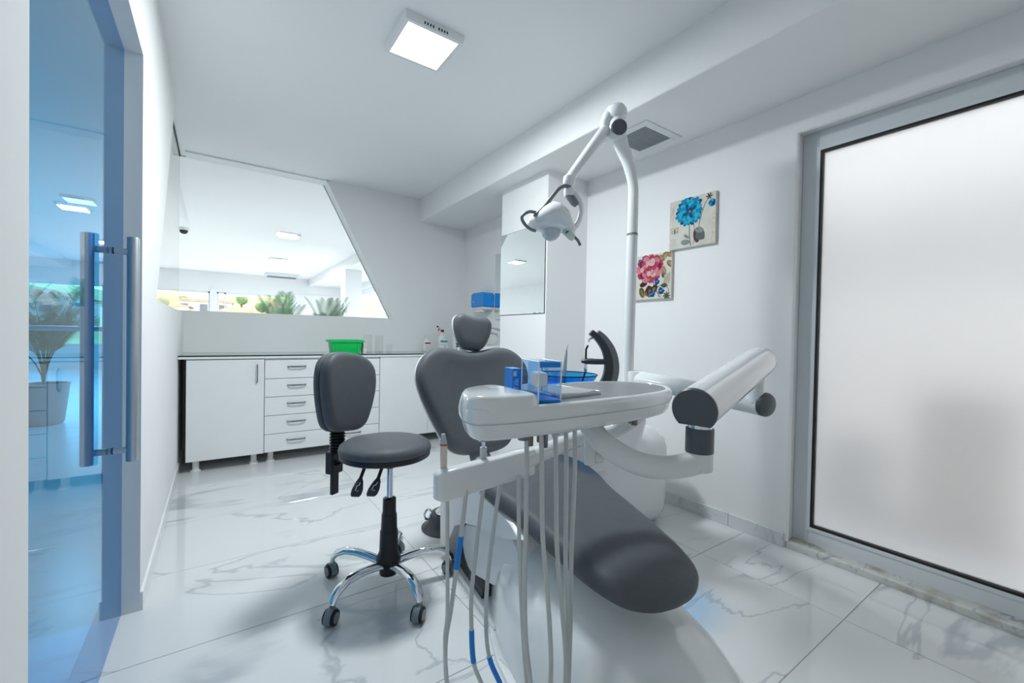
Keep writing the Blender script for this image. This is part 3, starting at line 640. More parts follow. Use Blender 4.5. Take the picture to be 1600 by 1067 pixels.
# vent in beam soffit
t = thing('air_vent', 'square white air vent with dark perforated grid in beam soffit', 'vent', (2.012, 1.622, 2.155))
vx0, vx1, vy0, vy1, vz = 1.860, 2.180, 1.465, 1.775, 2.155
bm = bm_new()
for x0, x1, y0, y1 in ((vx0, vx1, vy0, vy0+0.045), (vx0, vx1, vy1-0.045, vy1), (vx0, vx0+0.045, vy0+0.045, vy1-0.045), (vx1-0.045, vx1, vy0+0.045, vy1-0.045)): box(bm, x0, x1, y0, y1, vz-0.006, vz+0.001, bev=0.0015, seg=1)
link('vent_frame', bm, M['alu'], t)
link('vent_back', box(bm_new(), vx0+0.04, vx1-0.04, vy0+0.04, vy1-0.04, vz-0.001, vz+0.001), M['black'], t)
bm = bm_new(); ng = 17
for k in range(ng+1):
    x = vx0+0.045+(vx1-vx0-0.09)*k/ng; y = vy0+0.045+(vy1-vy0-0.09)*k/ng
    box(bm, x-0.0015, x+0.0015, vy0+0.045, vy1-0.045, vz-0.005, vz-0.002); box(bm, vx0+0.045, vx1-0.045, y-0.0015, y+0.0015, vz-0.0052, vz-0.0021)
link('grid', bm, M['steel'], t, kind='stuff')
# ================================================================== PICTURES
def pigment(name, c): return mat('print_'+name, c, rough=0.8, spec=0.1, var=0.18, vscale=60)
PG = {n: pigment(n, c) for n, c in dict(blue=(0.01, 0.27, 0.46), blue_l=(0.05, 0.42, 0.60), blue_d=(0.004, 0.09, 0.24), core=(0.22, 0.20, 0.19), core_d=(0.02, 0.03, 0.06),
      stem=(0.22, 0.18, 0.16), leaf=(0.24, 0.29, 0.27), leaf_d=(0.13, 0.14, 0.15), brown=(0.10, 0.06, 0.05), cream=(0.66, 0.61, 0.45), line=(0.36, 0.34, 0.32),
      rose=(0.42, 0.06, 0.10), rose_l=(0.60, 0.22, 0.27), rose_p=(0.68, 0.42, 0.44), rose_d=(0.24, 0.02, 0.05), gold=(0.27, 0.18, 0.08), gold_l=(0.40, 0.30, 0.16), umber=(0.07, 0.035, 0.03), olive=(0.13, 0.12, 0.06), cobalt=(0.01, 0.06, 0.25), green=(0.07, 0.11, 0.06)).items()}
PN = list(PG)
class Print:
    """flat printed shapes on a canvas hung on the right wall (u to the right = -y, v = up)"""
    def __init__(s, y_left, z0, size): s.bm = bm_new(); s.y = y_left; s.z = z0; s.k = size; s.d = 0
    def poly(s, pts, c):
        s.d += 1; x = XR-0.0212-0.000006*s.d
        pts = [(min(0.999, max(0.001, u)), min(0.999, max(0.001, v))) for u, v in pts]
        f = s.bm.faces.new([s.bm.verts.new((x, s.y-u*s.k, s.z+v*s.k)) for u, v in pts]); f.material_index = PN.index(c)
    def petal(s, cx, cy, a, r0, r1, wd, c, n=6):
        ca, sa = math.cos(a), math.sin(a); L = []
        for k in range(n+1):
            t = k/n; L.append((r0+(r1-r0)*t, wd*math.sin(math.pi*(0.08+0.80*t))**0.8))
        pts = [(p, q) for p, q in L]+[(p, -q) for p, q in L[::-1]]
        s.poly([(cx+p*ca-q*sa, cy+p*sa+q*ca) for p, q in pts], c)
    def disc(s, cx, cy, r, c, n=14): s.poly([(cx+r*math.cos(2*math.pi*k/n), cy+r*math.sin(2*math.pi*k/n)) for k in range(n)], c)
    def line(s, pts, wd, c):
        P = smooth_path([(a, b) for a, b in pts], 4)
        for a, b in zip(P, P[1:]):
            t = (b-a).normalized(); q = Vector((-t.y, t.x))*wd/2; s.poly([tuple(a+q), tuple(b+q), tuple(b-q), tuple(a-q)], c)
    def leaf(s, cx, cy, a, L, wd, c): s.petal(cx, cy, a, 0, L, wd, c)
    def done(s, t): return link('print', s.bm, None, t, mats=[PG[n] for n in PN])
rp = random.Random(11)
t = thing('canvas_picture', 'square canvas print of a blue dahlia with a butterfly', 'picture', (XR, 1.435, 1.53))
link('canvas', box(bm_new(), XR-0.021, XR+0.001, 1.290, 1.580, 1.530, 1.817, bev=0.0015, seg=1), M['canvas'], t)
p = Print(1.580, 1.530, 0.288)
p.poly([(0.93, 0.02), (0.97, 0.02), (0.985, 0.6), (0.95, 0.6)], 'cream')
for q in range(5): p.line([(0.03+0.03*q, 0.70+0.05*q), (0.08+0.02*q, 0.78+0.03*q), (0.05+0.04*q, 0.86+0.02*q)], 0.006, 'line')
for q in range(4): p.disc(0.08+0.03*(q % 2), 0.62+0.05*q, 0.014, 'rose_p', 8)
for q in range(3): p.line([(0.05+0.05*q, 0.06), (0.08+0.05*q, 0.14), (0.04+0.05*q, 0.22)], 0.005, 'line')
p.line([(0.50, 0.02), (0.47, 0.2), (0.46, 0.45)], 0.016, 'stem'); p.line([(0.55, 0.05), (0.58, 0.25), (0.56, 0.45)], 0.012, 'stem'); p.line([(0.66, 0.35), (0.70, 0.55), (0.78, 0.78), (0.86, 0.9)], 0.012, 'stem')
p.leaf(0.48, 0.10, math.pi*0.97, 0.20, 0.055, 'leaf'); p.leaf(0.46, 0.18, math.pi*0.8, 0.14, 0.03, 'leaf'); p.leaf(0.58, 0.32, -math.pi*0.42, 0.26, 0.06, 'brown'); p.leaf(0.60, 0.34, -math.pi*0.25, 0.24, 0.08, 'leaf_d'); p.leaf(0.59, 0.34, -math.pi*0.12, 0.18, 0.06, 'leaf'); p.leaf(0.60, 0.20, -math.pi*0.1, 0.20, 0.06, 'leaf_d')
for rr, n, cs, wd in ((0.31, 20, ('blue', 'blue_d', 'blue'), 0.055), (0.275, 17, ('blue_l', 'blue', 'blue_l'), 0.05), (0.22, 15, ('blue', 'blue_l'), 0.042), (0.165, 12, ('blue_l', 'blue_d', 'blue'), 0.035), (0.11, 9, ('blue_d', 'blue'), 0.025)):
    for i in range(n):
        a = 2*math.pi*i/n+rr*9; p.petal(0.45, 0.72, a, 0.04, rr*rp.uniform(0.86, 1.05), wd, cs[i % len(cs)])
p.disc(0.46, 0.72, 0.055, 'core_d'); p.disc(0.46, 0.715, 0.035, 'core')
for i in range(8): p.petal(0.93, 0.78, 2*math.pi*i/8, 0.0, 0.075, 0.03, ('blue', 'blue_d', 'blue_l')[i % 3])
for i in range(6): p.petal(0.87, 0.92, 2*math.pi*i/6, 0.0, 0.07, 0.012, 'brown')
for s_ in (-1, 1):
    p.petal(0.13, 0.37, math.pi/2-s_*0.85, 0.01, 0.105, 0.032, 'line'); p.petal(0.13, 0.37, math.pi/2-s_*0.85, 0.02, 0.09, 0.02, 'cream'); p.petal(0.13, 0.37, math.pi/2-s_*1.9, 0.01, 0.075, 0.028, 'line'); p.petal(0.13, 0.37, math.pi/2-s_*1.9, 0.02, 0.06, 0.016, 'cream')
p.line([(0.13, 0.31), (0.13, 0.42)], 0.012, 'umber'); p.done(t)
t = thing('canvas_picture', 'square canvas print of a pink rose with blue blossoms', 'picture', (XR, 1.70, 1.242))
link('canvas', box(bm_new(), XR-0.021, XR+0.001, 1.558, 1.845, 1.242, 1.524, bev=0.0015, seg=1), M['canvas'], t)
p = Print(1.845, 1.242, 0.284)
for c_ in ((0.72, 0.92, -0.4), (0.84, 0.86, 0.9), (0.96, 0.92, 0.2), (0.95, 0.80, -0.7), (0.85, 0.70, -1.4)):
    p.leaf(c_[0]-0.05, c_[1], c_[2], 0.19, 0.065, 'gold'); p.leaf(c_[0]-0.03, c_[1], c_[2], 0.14, 0.035, 'gold_l')
for q in range(6): p.line([(0.80+0.03*q, 0.32), (0.84+0.025*q, 0.42+0.02*q), (0.80+0.03*q, 0.54)], 0.010, 'olive' if q % 2 else 'gold_l')
p.line([(0.55, 0.42), (0.60, 0.25), (0.74, 0.03)], 0.022, 'stem'); p.line([(0.62, 0.2), (0.75, 0.30), (0.88, 0.28), (0.95, 0.18), (0.93, 0.05)], 0.012, 'olive')
for x_, y_, a in ((0.30, 0.05, 1.9), (0.38, 0.08, 1.2), (0.50, 0.12, 0.9), (0.46, 0.05, 1.5)): p.leaf(x_, y_, a, 0.24, 0.075, 'umber' if a < 1.6 else 'olive'); p.leaf(x_, y_, a, 0.18, 0.03, 'gold')
for q in range(8): p.leaf(0.90, 0.06, q*0.8, 0.09, 0.016, 'green')
for q in range(5): p.leaf(0.84, 0.24, 0.6+q*0.5, 0.10, 0.02, 'green')
p.leaf(0.20, 0.32, 0.3, 0.2, 0.06, 'umber'); p.leaf(0.82, 0.45, 2.0, 0.10, 0.03, 'green')
p.disc(0.45, 0.67, 0.29, 'rose', 22)
for rr, n, cs, wd in ((0.31, 11, ('rose', 'rose_l', 'rose'), 0.10), (0.27, 10, ('rose_l', 'rose_d', 'rose_l', 'rose'), 0.085), (0.21, 9, ('rose', 'rose_p', 'rose_l'), 0.07), (0.155, 7, ('rose_p', 'rose_l', 'rose'), 0.055), (0.10, 6, ('rose_p', 'rose_p', 'rose'), 0.04), (0.055, 4, ('rose_d', 'rose'), 0.025)):
    for i in range(n):
        a = 2*math.pi*i/n+rr*12; p.petal(0.45+0.05*math.cos(a)*(rr/0.3), 0.69+0.02*math.sin(a), a, rr*0.25, rr, wd, cs[i % len(cs)])
for cx, cy, r_ in ((0.76, 0.17, 0.085), (0.53, 0.12, 0.075), (0.65, 0.38, 0.075), (0.19, 0.88, 0.05)):
    for i in range(7): p.petal(cx, cy, 2*math.pi*i/7, 0, r_*rp.uniform(0.8, 1.1), r_*0.4, ('cobalt', 'blue', 'cobalt')[i % 3])
    p.disc(cx, cy, r_*0.22, 'gold_l')
p.done(t)
# ================================================================== STOOL
SX, SY = 0.562, 1.630
t = thing('stool', 'slate grey operator stool with backrest, chrome legs and castors', 'stool', (SX, SY, 0))
bm = bm_new(); lathe(bm, [(0.024, 0.052), (0.034, 0.056), (0.036, 0.085), (0.046, 0.10), (0.047, 0.118), (0.036, 0.145), (0.034, 0.225), (0.031, 0.228), (0.029, 0.29), (0.026, 0.293), (0.025, 0.352), (0.02, 0.355)], (SX, SY, 0), 28); link('column_cover', bm, M['black'], t, smooth=35)
bm = bm_new(); cyl(bm, (SX, SY, 0.34), (SX, SY, 0.49), 0.0125, 20); link('gas_rod', bm, M['chrome'], t, smooth=35)
bm = bm_new(); cyl(bm, (SX, SY, 0.472), (SX, SY, 0.522), 0.019, 18); box(bm, SX-0.07, SX+0.07, SY-0.07, SY+0.07, 0.508, 0.522); link('seat_mount', bm, M['black'], t, smooth=35)
cx_, cy_ = SX-0.016, SY+0.006
bm = bm_new(); lathe(bm, [(0.140, 0.518), (0.164, 0.519), (0.171, 0.524), (0.172, 0.540), (0.166, 0.544)], (cx_, cy_, 0), 48); link('seat_pan', bm, M['black'], t, smooth=35)
bm = bm_new(); lathe(bm, [(0.166, 0.538), (0.173, 0.543), (0.175, 0.553), (0.170, 0.567), (0.156, 0.577), (0.13, 0.583), (0.075, 0.586), (0.01, 0.587)], (cx_, cy_, 0), 48); link('seat', bm, M['leather'], t, smooth=True)
for i in range(5):
    a = math.radians(60+72*i); d = Vector((math.cos(a), math.sin(a), 0)); sd = Vector((-d.y, d.x, 0)); o0 = Vector((SX, SY, 0))
    prof = [(0.030, 0.094, 0.017, 0.020), (0.08, 0.106, 0.017, 0.020), (0.14, 0.116, 0.0175, 0.019), (0.19, 0.115, 0.018, 0.019), (0.225, 0.101, 0.018, 0.018), (0.243, 0.085, 0.0165, 0.016), (0.250, 0.064, 0.014, 0.014)]
    rg = []
    for k, (r_, z, hw, hh) in enumerate(prof):
        k2 = min(k+1, len(prof)-1); k1 = max(k-1, 0); tg = Vector((prof[k2][0]-prof[k1][0], prof[k2][1]-prof[k1][1])).normalized(); nr = d*(-tg.y)+Vector((0, 0, tg.x))
        c = o0+d*r_+Vector((0, 0, z)); rg.append([c+sd*hw*math.cos(q)+nr*hh*(math.sin(q) if math.sin(q) > 0 else 0.55*math.sin(q)) for q in [2*math.pi*j/14 for j in range(14)]])
    bm = bm_new(); loft(bm, rg); link('leg', bm, M['chrome'], t, smooth=True)
    sw = a+(1.1, -0.5, 0.4, -0.9, 2.0)[i]; c = o0+d*0.250; f = Vector((math.cos(sw), math.sin(sw), 0)); ax = Vector((-f.y, f.x, 0)); wc = c+f*0.010+Vector((0, 0, 0.0255))
    bm = bm_new(); prof2 = []
    for k in range(9):
        q = math.radians(-20+k*27); prof2.append((math.cos(q)*0.0305, math.sin(q)*0.0305))
    prof2.append((-0.012, -0.016))
    v0 = [bm.verts.new(wc+f*x_+Vector((0, 0, z_))-ax*0.0115) for x_, z_ in prof2]; v1 = [bm.verts.new(wc+f*x_+Vector((0, 0, z_))+ax*0.0115) for x_, z_ in prof2]
    bm.faces.new(v0); bm.faces.new(v1)
    for k in range(len(v0)): bm.faces.new((v0[k], v0[(k+1) % len(v0)], v1[(k+1) % len(v0)], v1[k]))
    cyl(bm, c+Vector((0, 0, 0.045)), c+Vector((0, 0, 0.070)), 0.010, 12)
    cs = link('castor', bm, M['castor'], t, smooth=35)
    for s_ in (-1, 1):
        bm = bm_new(); cyl(bm, wc+ax*s_*0.009, wc+ax*s_*0.020, 0.0255, 22, bev=0.003); link('wheel', bm, M['rubber'], cs, smooth=35)
        bm = bm_new(); cyl(bm, wc+ax*s_*0.018, wc+ax*s_*0.0215, 0.0175, 18); link('wheel_cap', bm, M['castor'], cs, smooth=35)
# stool backrest
nb = Vector((0.552, -0.835, 0.10)).normalized(); upb = Vector((0, 0, 1)); exb = upb.cross(nb).normalized(); eyb = nb.cross(exb).normalized()
half = [(0.0, 0.0), (0.060, 0.003), (0.098, 0.028), (0.122, 0.085), (0.139, 0.155), (0.143, 0.215), (0.131, 0.268), (0.093, 0.304), (0.04, 0.318)]
exb, eyb = (exb-eyb*0.13).normalized(), (eyb+exb*0.13).normalized()
outl = closed_curve([Vector(q) for q in half]+[Vector((-x_, y_)) for x_, y_ in half[::-1] if x_ > 0], 3)
c0 = Vector((0.417, 1.797, 0.598))
def bend_b(x_, y_): return 0.9*x_*x_
bm = bm_new(); cushion(bm, outl, (c0, exb, eyb, nb), 0.048, 0.026, dome=0.004, bend=bend_b); link('backrest', bm, M['leather'], t, smooth=True)
bm = bm_new(); cushion(bm, [q*1.0 for q in outl], (c0-nb*0.034, exb, eyb, nb), 0.032, 0.010, bend=bend_b, back=1.4); link('back_shell', bm, M['leather'], t, smooth=True)
bm = bm_new(); b0 = Vector((0.388, 1.828, 0))
for k in range(9): lathe(bm, [(0.022, 0.0), (0.031, 0.004), (0.031, 0.008), (0.022, 0.012)], b0+Vector((0.018, -0.012, 0.508+0.012*k)), 16)
link('bellows', bm, M['black'], t, smooth=35)
mt = Matrix.Translation(b0+Vector((0.01, -0.008, 0))) @ Matrix.Rotation(math.atan2(nb.y, nb.x)+math.pi/2, 4, 'Z')
bm = bm_new(); box(bm, -0.030, 0.030, -0.018, 0.022, 0.425, 0.515, bev=0.006, mtx=mt); link('height_block', bm, M['black'], t)
bm = bm_new(); box(bm, -0.017, 0.017, -0.007, 0.007, 0.340, 0.62, bev=0.002, mtx=mt); link('back_bar', bm, M['black'], t)
bm = bm_new(); tube(bm, [b0+Vector((0.01, -0.01, 0.455)), b0+Vector((0.04, -0.05, 0.478)), (SX-0.05, SY+0.06, 0.508)], 0.013, 8, flat=0.5); link('back_bracket', bm, M['black'], t)
for a, b, c in (((0.475, 1.638, 0.508), (0.444, 1.610, 0.455), (0.424, 1.588, 0.413)), ((0.522, 1.585, 0.508), (0.495, 1.562, 0.460), (0.470, 1.543, 0.422))):
    a, b, c = Vector(a), Vector(b), Vector(c); d = (c-b).normalized(); sd = Vector((0.821, -0.571, 0)); up_ = sd.cross(d).normalized()
    bm = bm_new(); tube(bm, [a, b, b+d*0.008], 0.0065, 8); h = link('lever', bm, M['black'], t, smooth=True)
    bm = bm_new(); rg = []
    for k, w_ in ((0, 0.008), (0.012, 0.014), (0.04, 0.021), (0.058, 0.020), (0.066, 0.015)):
        rg.append([b+d*k+sd*x_*w_+up_*y_*0.006 for x_, y_ in ((1, 0), (0.7, 0.8), (0, 1), (-0.7, 0.8), (-1, 0), (-0.7, -0.8), (0, -1), (0.7, -0.8))])
    loft(bm, rg); pd = link('lever_pad', bm, M['dark_grey'], h, smooth=True)
    nrm = up_ if up_.y < 0 else -up_
    bm = bm_new(); e = b+nrm*0.0066
    tube(bm, [e+d*0.046-sd*0.004, e+d*0.030-sd*0.003, e+d*0.026+sd*0.004, e+d*0.016+sd*0.006], 0.0016, 6); tube(bm, [e+d*0.048+sd*0.001, e+d*0.046+sd*0.008], 0.001, 6); link('icon', bm, M['paper'], pd)
# ================================================================== FOOT PEDAL
t = thing('foot_pedal', 'round dark grey foot control pedal on floor beside chair base', 'pedal', (0.985, 1.98, 0))
bm = bm_new(); lathe(bm, [(0.125, 0.0), (0.128, 0.006), (0.112, 0.014), (0.096, 0.035), (0.088, 0.065), (0.080, 0.078), (0.05, 0.084), (0.01, 0.086)], (0.985, 1.98, 0), 40); link('pedal_body', bm, M['dark_grey'], t, smooth=True)
bm = bm_new(); lathe(bm, [(0.03, 0.08), (0.046, 0.088), (0.046, 0.094), (0.034, 0.105), (0.01, 0.109)], (0.965, 1.965, 0), 28); link('chrome_disc', bm, M['chrome'], t, smooth=True)
bm = bm_new(); P = [Vector((0.885+0.022*math.cos(q), 1.99+0.006*math.cos(q), 0.086+0.024*math.sin(q))) for q in [2*math.pi*k/18 for k in range(19)]]; tube(bm, P, 0.006, 8, caps=False); link('carry_ring', bm, M['chrome'], t, smooth=True)
for q in (0.0, 0.9): bm = bm_new(); lathe(bm, [(0.012, 0.0), (0.012, 0.006), (0.006, 0.009)], (0.945+0.02*q, 1.915+0.01*q, 0.077), 12); link('button', bm, M['chrome'], t, smooth=True)
# ================================================================== DENTAL CHAIR
CO = Vector((0.967, 1.17, 0)); ca = math.radians(7.0); CV = Vector((math.sin(ca), math.cos(ca), 0)); CU = Vector((math.cos(ca), -math.sin(ca), 0)); CZ = Vector((0, 0, 1))
def cp(s, w_, z): return CO+CV*s+CU*w_+CZ*z
t = thing('dental_chair', 'slate grey upholstered dental chair on glossy white base', 'dental chair', CO)
# white floor base: swelling hull that runs out under the foot end
bm = bm_new(); rg = []
for s_, W_, h_, pw in ((-0.80, 0.05, 0.03, 2.0), (-0.78, 0.16, 0.10, 2.0), (-0.73, 0.22, 0.18, 2.0), (-0.65, 0.262, 0.25, 2.2), (-0.55, 0.285, 0.29, 2.5), (-0.42, 0.292, 0.305, 2.9), (-0.28, 0.285, 0.315, 3.3), (-0.14, 0.268, 0.325, 3.6), (-0.04, 0.240, 0.325, 3.6), (0.05, 0.205, 0.31, 3.4), (0.11, 0.18, 0.28, 2.6), (0.15, 0.14, 0.22, 2.2), (0.165, 0.07, 0.10, 2.0)):
    W_ *= 0.84; r_ = [cp(s_, W_*1.10, 0.0), cp(s_, W_*1.09, 0.012)]
    for k in range(17):
        q = math.pi*k/16; c_, sn = math.cos(q), math.sin(q)
        r_.append(cp(s_, W_*math.copysign(abs(c_)**(2/pw), c_), 0.014+(h_-0.014)*abs(sn)**(2/pw*1.15)))
    r_ += [cp(s_, -W_*1.09, 0.012), cp(s_, -W_*1.10, 0.0)]; rg.append(r_)
loft(bm, rg); link('base_shell', bm, M['white_gloss'], t, smooth=50)
bm = bm_new(); rg = [[cp(s_+0.0, w_, z) for s_, w_ in [(-0.02+0.27*0, 0)]] for z in (0,)]
bm.free(); bm = bm_new()
pl = [(-0.02, -0.20), (0.50, -0.19), (0.53, -0.16), (0.53, 0.16), (0.50, 0.19), (-0.02, 0.20)]
loft(bm, [[cp(a*(1-i)+i*0.25, b*(1-i), z) for a, b in pl] for i, z in ((0, 0), (0, 0.018), (0.03, 0.024))]); link('floor_plate', bm, M['white_satin'], t)
bm = bm_new(); pl = [(0.14, -0.175), (0.50, -0.165), (0.50, 0.165), (0.14, 0.175)]
loft(bm, [[cp(a, b, 0.02) for a, b in pl], [cp(a, b*0.98, 0.05) for a, b in pl], [cp(a*0.92+0.025, b*0.86, 0.085) for a, b in pl]]); link('cover_inset', bm, M['dark_grey'], t)
# lift arm cover with round end, and upper casing
def capsule_prism(bm, a, b, ra, rb, w0, w1, n=10):
    """pill outline in the (s,z) plane, extruded across the chair"""
    a = Vector(a); b = Vector(b); d = (b-a).normalized(); ang = math.atan2(d.y, d.x); pts = []
    for k in range(n+1): q = ang+math.pi/2+math.pi*k/n; pts.append(a+Vector((math.cos(q), math.sin(q)))*ra)
    for k in range(n+1): q = ang-math.pi/2+math.pi*k/n; pts.append(b+Vector((math.cos(q), math.sin(q)))*rb)
    c = (a+b)/2; rg = []
    for w_, sc in ((w0, 0.90), (w0+0.006, 0.97), (w0+0.02, 1.0), (w1-0.02, 1.0), (w1-0.006, 0.97), (w1, 0.90)):
        rg.append([cp(c.x+(q.x-c.x)*sc, w_, c.y+(q.y-c.y)*sc) for q in pts])
    return loft(bm, rg)
bm = bm_new(); capsule_prism(bm, (0.265, 0.155), (-0.05, 0.25), 0.095, 0.10, -0.175, 0.175); link('lift_arm', bm, M['white_satin'], t, smooth=35)
bm = bm_new(); capsule_prism(bm, (0.285, 0.158), (0.1, 0.2), 0.100, 0.100, -0.168, 0.168); link('lift_arm_seal', bm, M['black'], t, smooth=35)
bm = bm_new(); cas = [(-0.20, 0.395), (-0.10, 0.355), (0.03, 0.325), (0.14, 0.30), (0.24, 0.27), (0.36, 0.21), (0.42, 0.13), (0.44, 0.03), (0.54, 0.03), (0.55, 0.22), (0.53, 0.33), (0.44, 0.40), (0.28, 0.435), (0.0, 0.432), (-0.14, 0.42)]
loft(bm, [[cp(0.25+(a-0.25)*k, w_, 0.3+(b-0.3)*k) for a, b in cas] for w_, k in ((-0.205, 0.965), (-0.196, 0.99), (-0.18, 1.0), (0.18, 1.0), (0.196, 0.99), (0.205, 0.965))]); link('seat_casing', bm, M['white_satin'], t, smooth=35)
# seat and leg cushion (one tapering pad)
half = [(0.0, 0.22), (0.12, 0.21), (0.195, 0.165), (0.232, 0.07), (0.224, -0.03), (0.202, -0.12), (0.190, -0.24), (0.176, -0.36), (0.156, -0.47), (0.124, -0.545), (0.072, -0.582), (0.02, -0.592)]
ol = closed_curve([Vector(q) for q in half]+[Vector((-x_, y_)) for x_, y_ in half[::-1] if x_ > 0], 4)
ey = (CV+CZ*0.148).normalized(); ez = CU.cross(ey)
bm = bm_new(); cushion(bm, ol, (cp(0, 0.006, 0.440), CU, ey, ez), 0.056, 0.032, dome=0.0015, back=0.5); link('seat_cushion', bm, M['leather'], t, smooth=True)
bm = bm_new(); cushion(bm, [Vector((q.x*0.88, q.y*0.92)) for q in ol], (cp(0, 0.006, 0.428), CU, ey, ez), 0.02, 0.006); link('seat_underpan', bm, M['white_satin'], t, smooth=True)
# backrest
half = [(0.0, 0.0), (0.09, 0.004), (0.155, 0.035), (0.205, 0.12), (0.255, 0.23), (0.288, 0.33), (0.290, 0.405), (0.258, 0.470), (0.20, 0.512), (0.13, 0.520), (0.06, 0.508)]
ol = closed_curve([Vector(q) for q in half]+[Vector((0, 0.502))]+[Vector((-x_, y_)) for x_, y_ in half[::-1] if x_ > 0], 4)
bo = cp(0.595, 0.0, 0.425); ey = (CV*0.160+CZ*0.500).normalized(); ez = CU.cross(ey)
def bendc(x_, y_): return 0.42*x_*x_-0.10*max(0, 0.2-y_)**2
bm = bm_new(); cushion(bm, ol, (bo, CU, ey, ez), 0.066, 0.040, dome=-0.012, bend=bendc, back=0.3); b_ = link('backrest', bm, M['leather'], t, smooth=True)
bm = bm_new(); cushion(bm, [Vector((q.x*1.005, 0.25+(q.y-0.25)*1.005)) for q in ol], (bo-ez*0.022, CU, ey, ez), 0.026, 0.008, bend=bendc, back=2.0); link('backrest_shell', bm, M['white_gloss'], b_, smooth=True)
bm = bm_new(); tube(bm, [cp(0.635, 0, 0.50), cp(0.60, 0, 0.44), cp(0.52, 0, 0.38), cp(0.45, 0, 0.34)], [0.05, 0.05, 0.06, 0.06], 12, flat=0.5); link('back_bracket', bm, M['mid_grey'], t, smooth=True)
# headrest
half = [(0.0, 0.0), (0.044, 0.003), (0.073, 0.030), (0.094, 0.080), (0.103, 0.122), (0.098, 0.158), (0.068, 0.180), (0.034, 0.176)]
ol = closed_curve([Vector(q) for q in half]+[Vector((0, 0.1725))]+[Vector((-x_, y_)) for x_, y_ in half[::-1] if x_ > 0], 4)
ho = cp(0.735, 0.004, 0.918); ey = (CV*0.22+CZ).normalized(); ez = CU.cross(ey); hx = (CU-ey*0.13).normalized(); ey = ez.cross(hx)
bm = bm_new(); cushion(bm, ol, (ho, hx, ey, ez), 0.052, 0.032, dome=0.002, back=0.3); h = link('headrest', bm, M['leather'], t, smooth=True)
bm = bm_new(); cushion(bm, [Vector((q.x*1.02, 0.09+(q.y-0.09)*1.02)) for q in ol], (ho-ez*0.016, hx, ey, ez), 0.020, 0.008, back=1.5); link('headrest_shell', bm, M['white_gloss'], h, smooth=True)
bm = bm_new()
for w_ in (-0.045, 0.02): tube(bm, [cp(0.755, w_, 0.97), cp(0.752, w_, 0.93), cp(0.748, w_, 0.86)], 0.010, 10)
cyl(bm, cp(0.752, -0.07, 0.945), cp(0.752, 0.05, 0.945), 0.014, 14); link('headrest_bracket', bm, M['chrome'], t, smooth=35)
# ================================================================== CUSPIDOR UNIT
t = thing('cuspidor_unit', 'glossy white cuspidor unit with blue glass bowl beside dental chair', 'cuspidor', (1.70, 1.55, 0))
def rbox(bm, x0, x1, y0, y1, zs, r, n=5):
    rg = []
    for z, ins in zs: rg.append([Vector(((x0+x1)/2+q.x, (y0+y1)/2+q.y, z)) for q in rrect(x1-x0-2*ins, y1-y0-2*ins, max(0.004, r-ins*0.5), n)])
    return loft(bm, rg)
bm = bm_new(); rbox(bm, 1.46, 2.075, 1.40, 1.80, ((0.0, 0.05), (0.012, 0.035), (0.05, 0.01), (0.09, 0.0), (0.40, 0.0), (0.45, 0.012), (0.50, 0.06), (0.52, 0.10), (0.525, 0.14)), 0.09, 8); link('housing', bm, M['white_gloss'], t, smooth=35)
bm = bm_new(); rbox(bm, 1.455, 2.080, 1.535, 1.545, ((0.05, 0.006), (0.30, 0.0), (0.42, 0.0)), 0.004); link('housing_seam', bm, M['white_satin'], t)
bm = bm_new(); rbox(bm, 1.26, 1.70, 1.26, 1.62, ((0.40, 0.06), (0.50, 0.02), (0.60, 0.0), (0.74, 0.0), (0.765, 0.01), (0.775, 0.03)), 0.08, 8); link('deck', bm, M['white_gloss'], t, smooth=35)
bc = (1.195, 1.33, 0.0)
bm = bm_new(); lathe(bm, [(0.03, 0.742), (0.06, 0.752), (0.10, 0.785), (0.130, 0.828), (0.137, 0.842), (0.132, 0.842), (0.125, 0.830), (0.095, 0.790), (0.055, 0.758), (0.02, 0.750)], bc, 40); link('bowl', bm, M['bowl'], t, smooth=True, label='blue glass rinse bowl')
bm = bm_new(); P = [Vector((bc[0]+0.1365*math.cos(q), bc[1]+0.1365*math.sin(q), 0.842)) for q in [2*math.pi*k/40 for k in range(41)]]; tube(bm, P, 0.0022, 6, caps=False); link('bowl_rim', bm, M['glass_edge'], t, smooth=True)
bm = bm_new(); cyl(bm, (bc[0], bc[1], 0.742), (bc[0]+0.03, bc[1]+0.02, 0.60), 0.05, 16); link('bowl_foot', bm, M['white_gloss'], t, smooth=True)
# arching water spout: dark front band, light grey back band
RG = Vector((0.821, -0.571, 0)); FW = Vector((0.571, 0.821, 0))
def arch(bm, off, w_, dep, fw, shift=0.0):
    A = Vector((1.378, 1.294, 0))
    pts = [(-0.005, 0.77), (0.018, 0.805), (0.030, 0.85), (0.028, 0.90), (0.012, 0.95), (-0.020, 0.995), (-0.050, 1.020)]
    P = smooth_path([A+RG*(x_+off)+Vector((0, 0, z)) for x_, z in pts], 5); rg = []
    for k, c in enumerate(P):
        tg = (P[min(k+1, len(P)-1)]-P[max(k-1, 0)]).normalized(); nr = tg.cross(FW).normalized(); ff = k/(len(P)-1); hw = w_*(1.0-0.42*ff)
        rg.append([c+nr*hw*a+FW*(dep*b+fw) for a, b in ((-1, -0.8), (-0.8, -1), (0.8, -1), (1, -0.8), (1, 0.8), (0.8, 1), (-0.8, 1), (-1, 0.8))])
    return loft(bm, rg)
bm = bm_new(); arch(bm, 0.0, 0.021, 0.020, 0.0); a_ = link('spout_arch', bm, M['dark_grey'], t, smooth=35)
bm = bm_new(); arch(bm, 0.030, 0.018, 0.019, 0.006); link('arch_back', bm, M['mid_grey'], t, smooth=35)
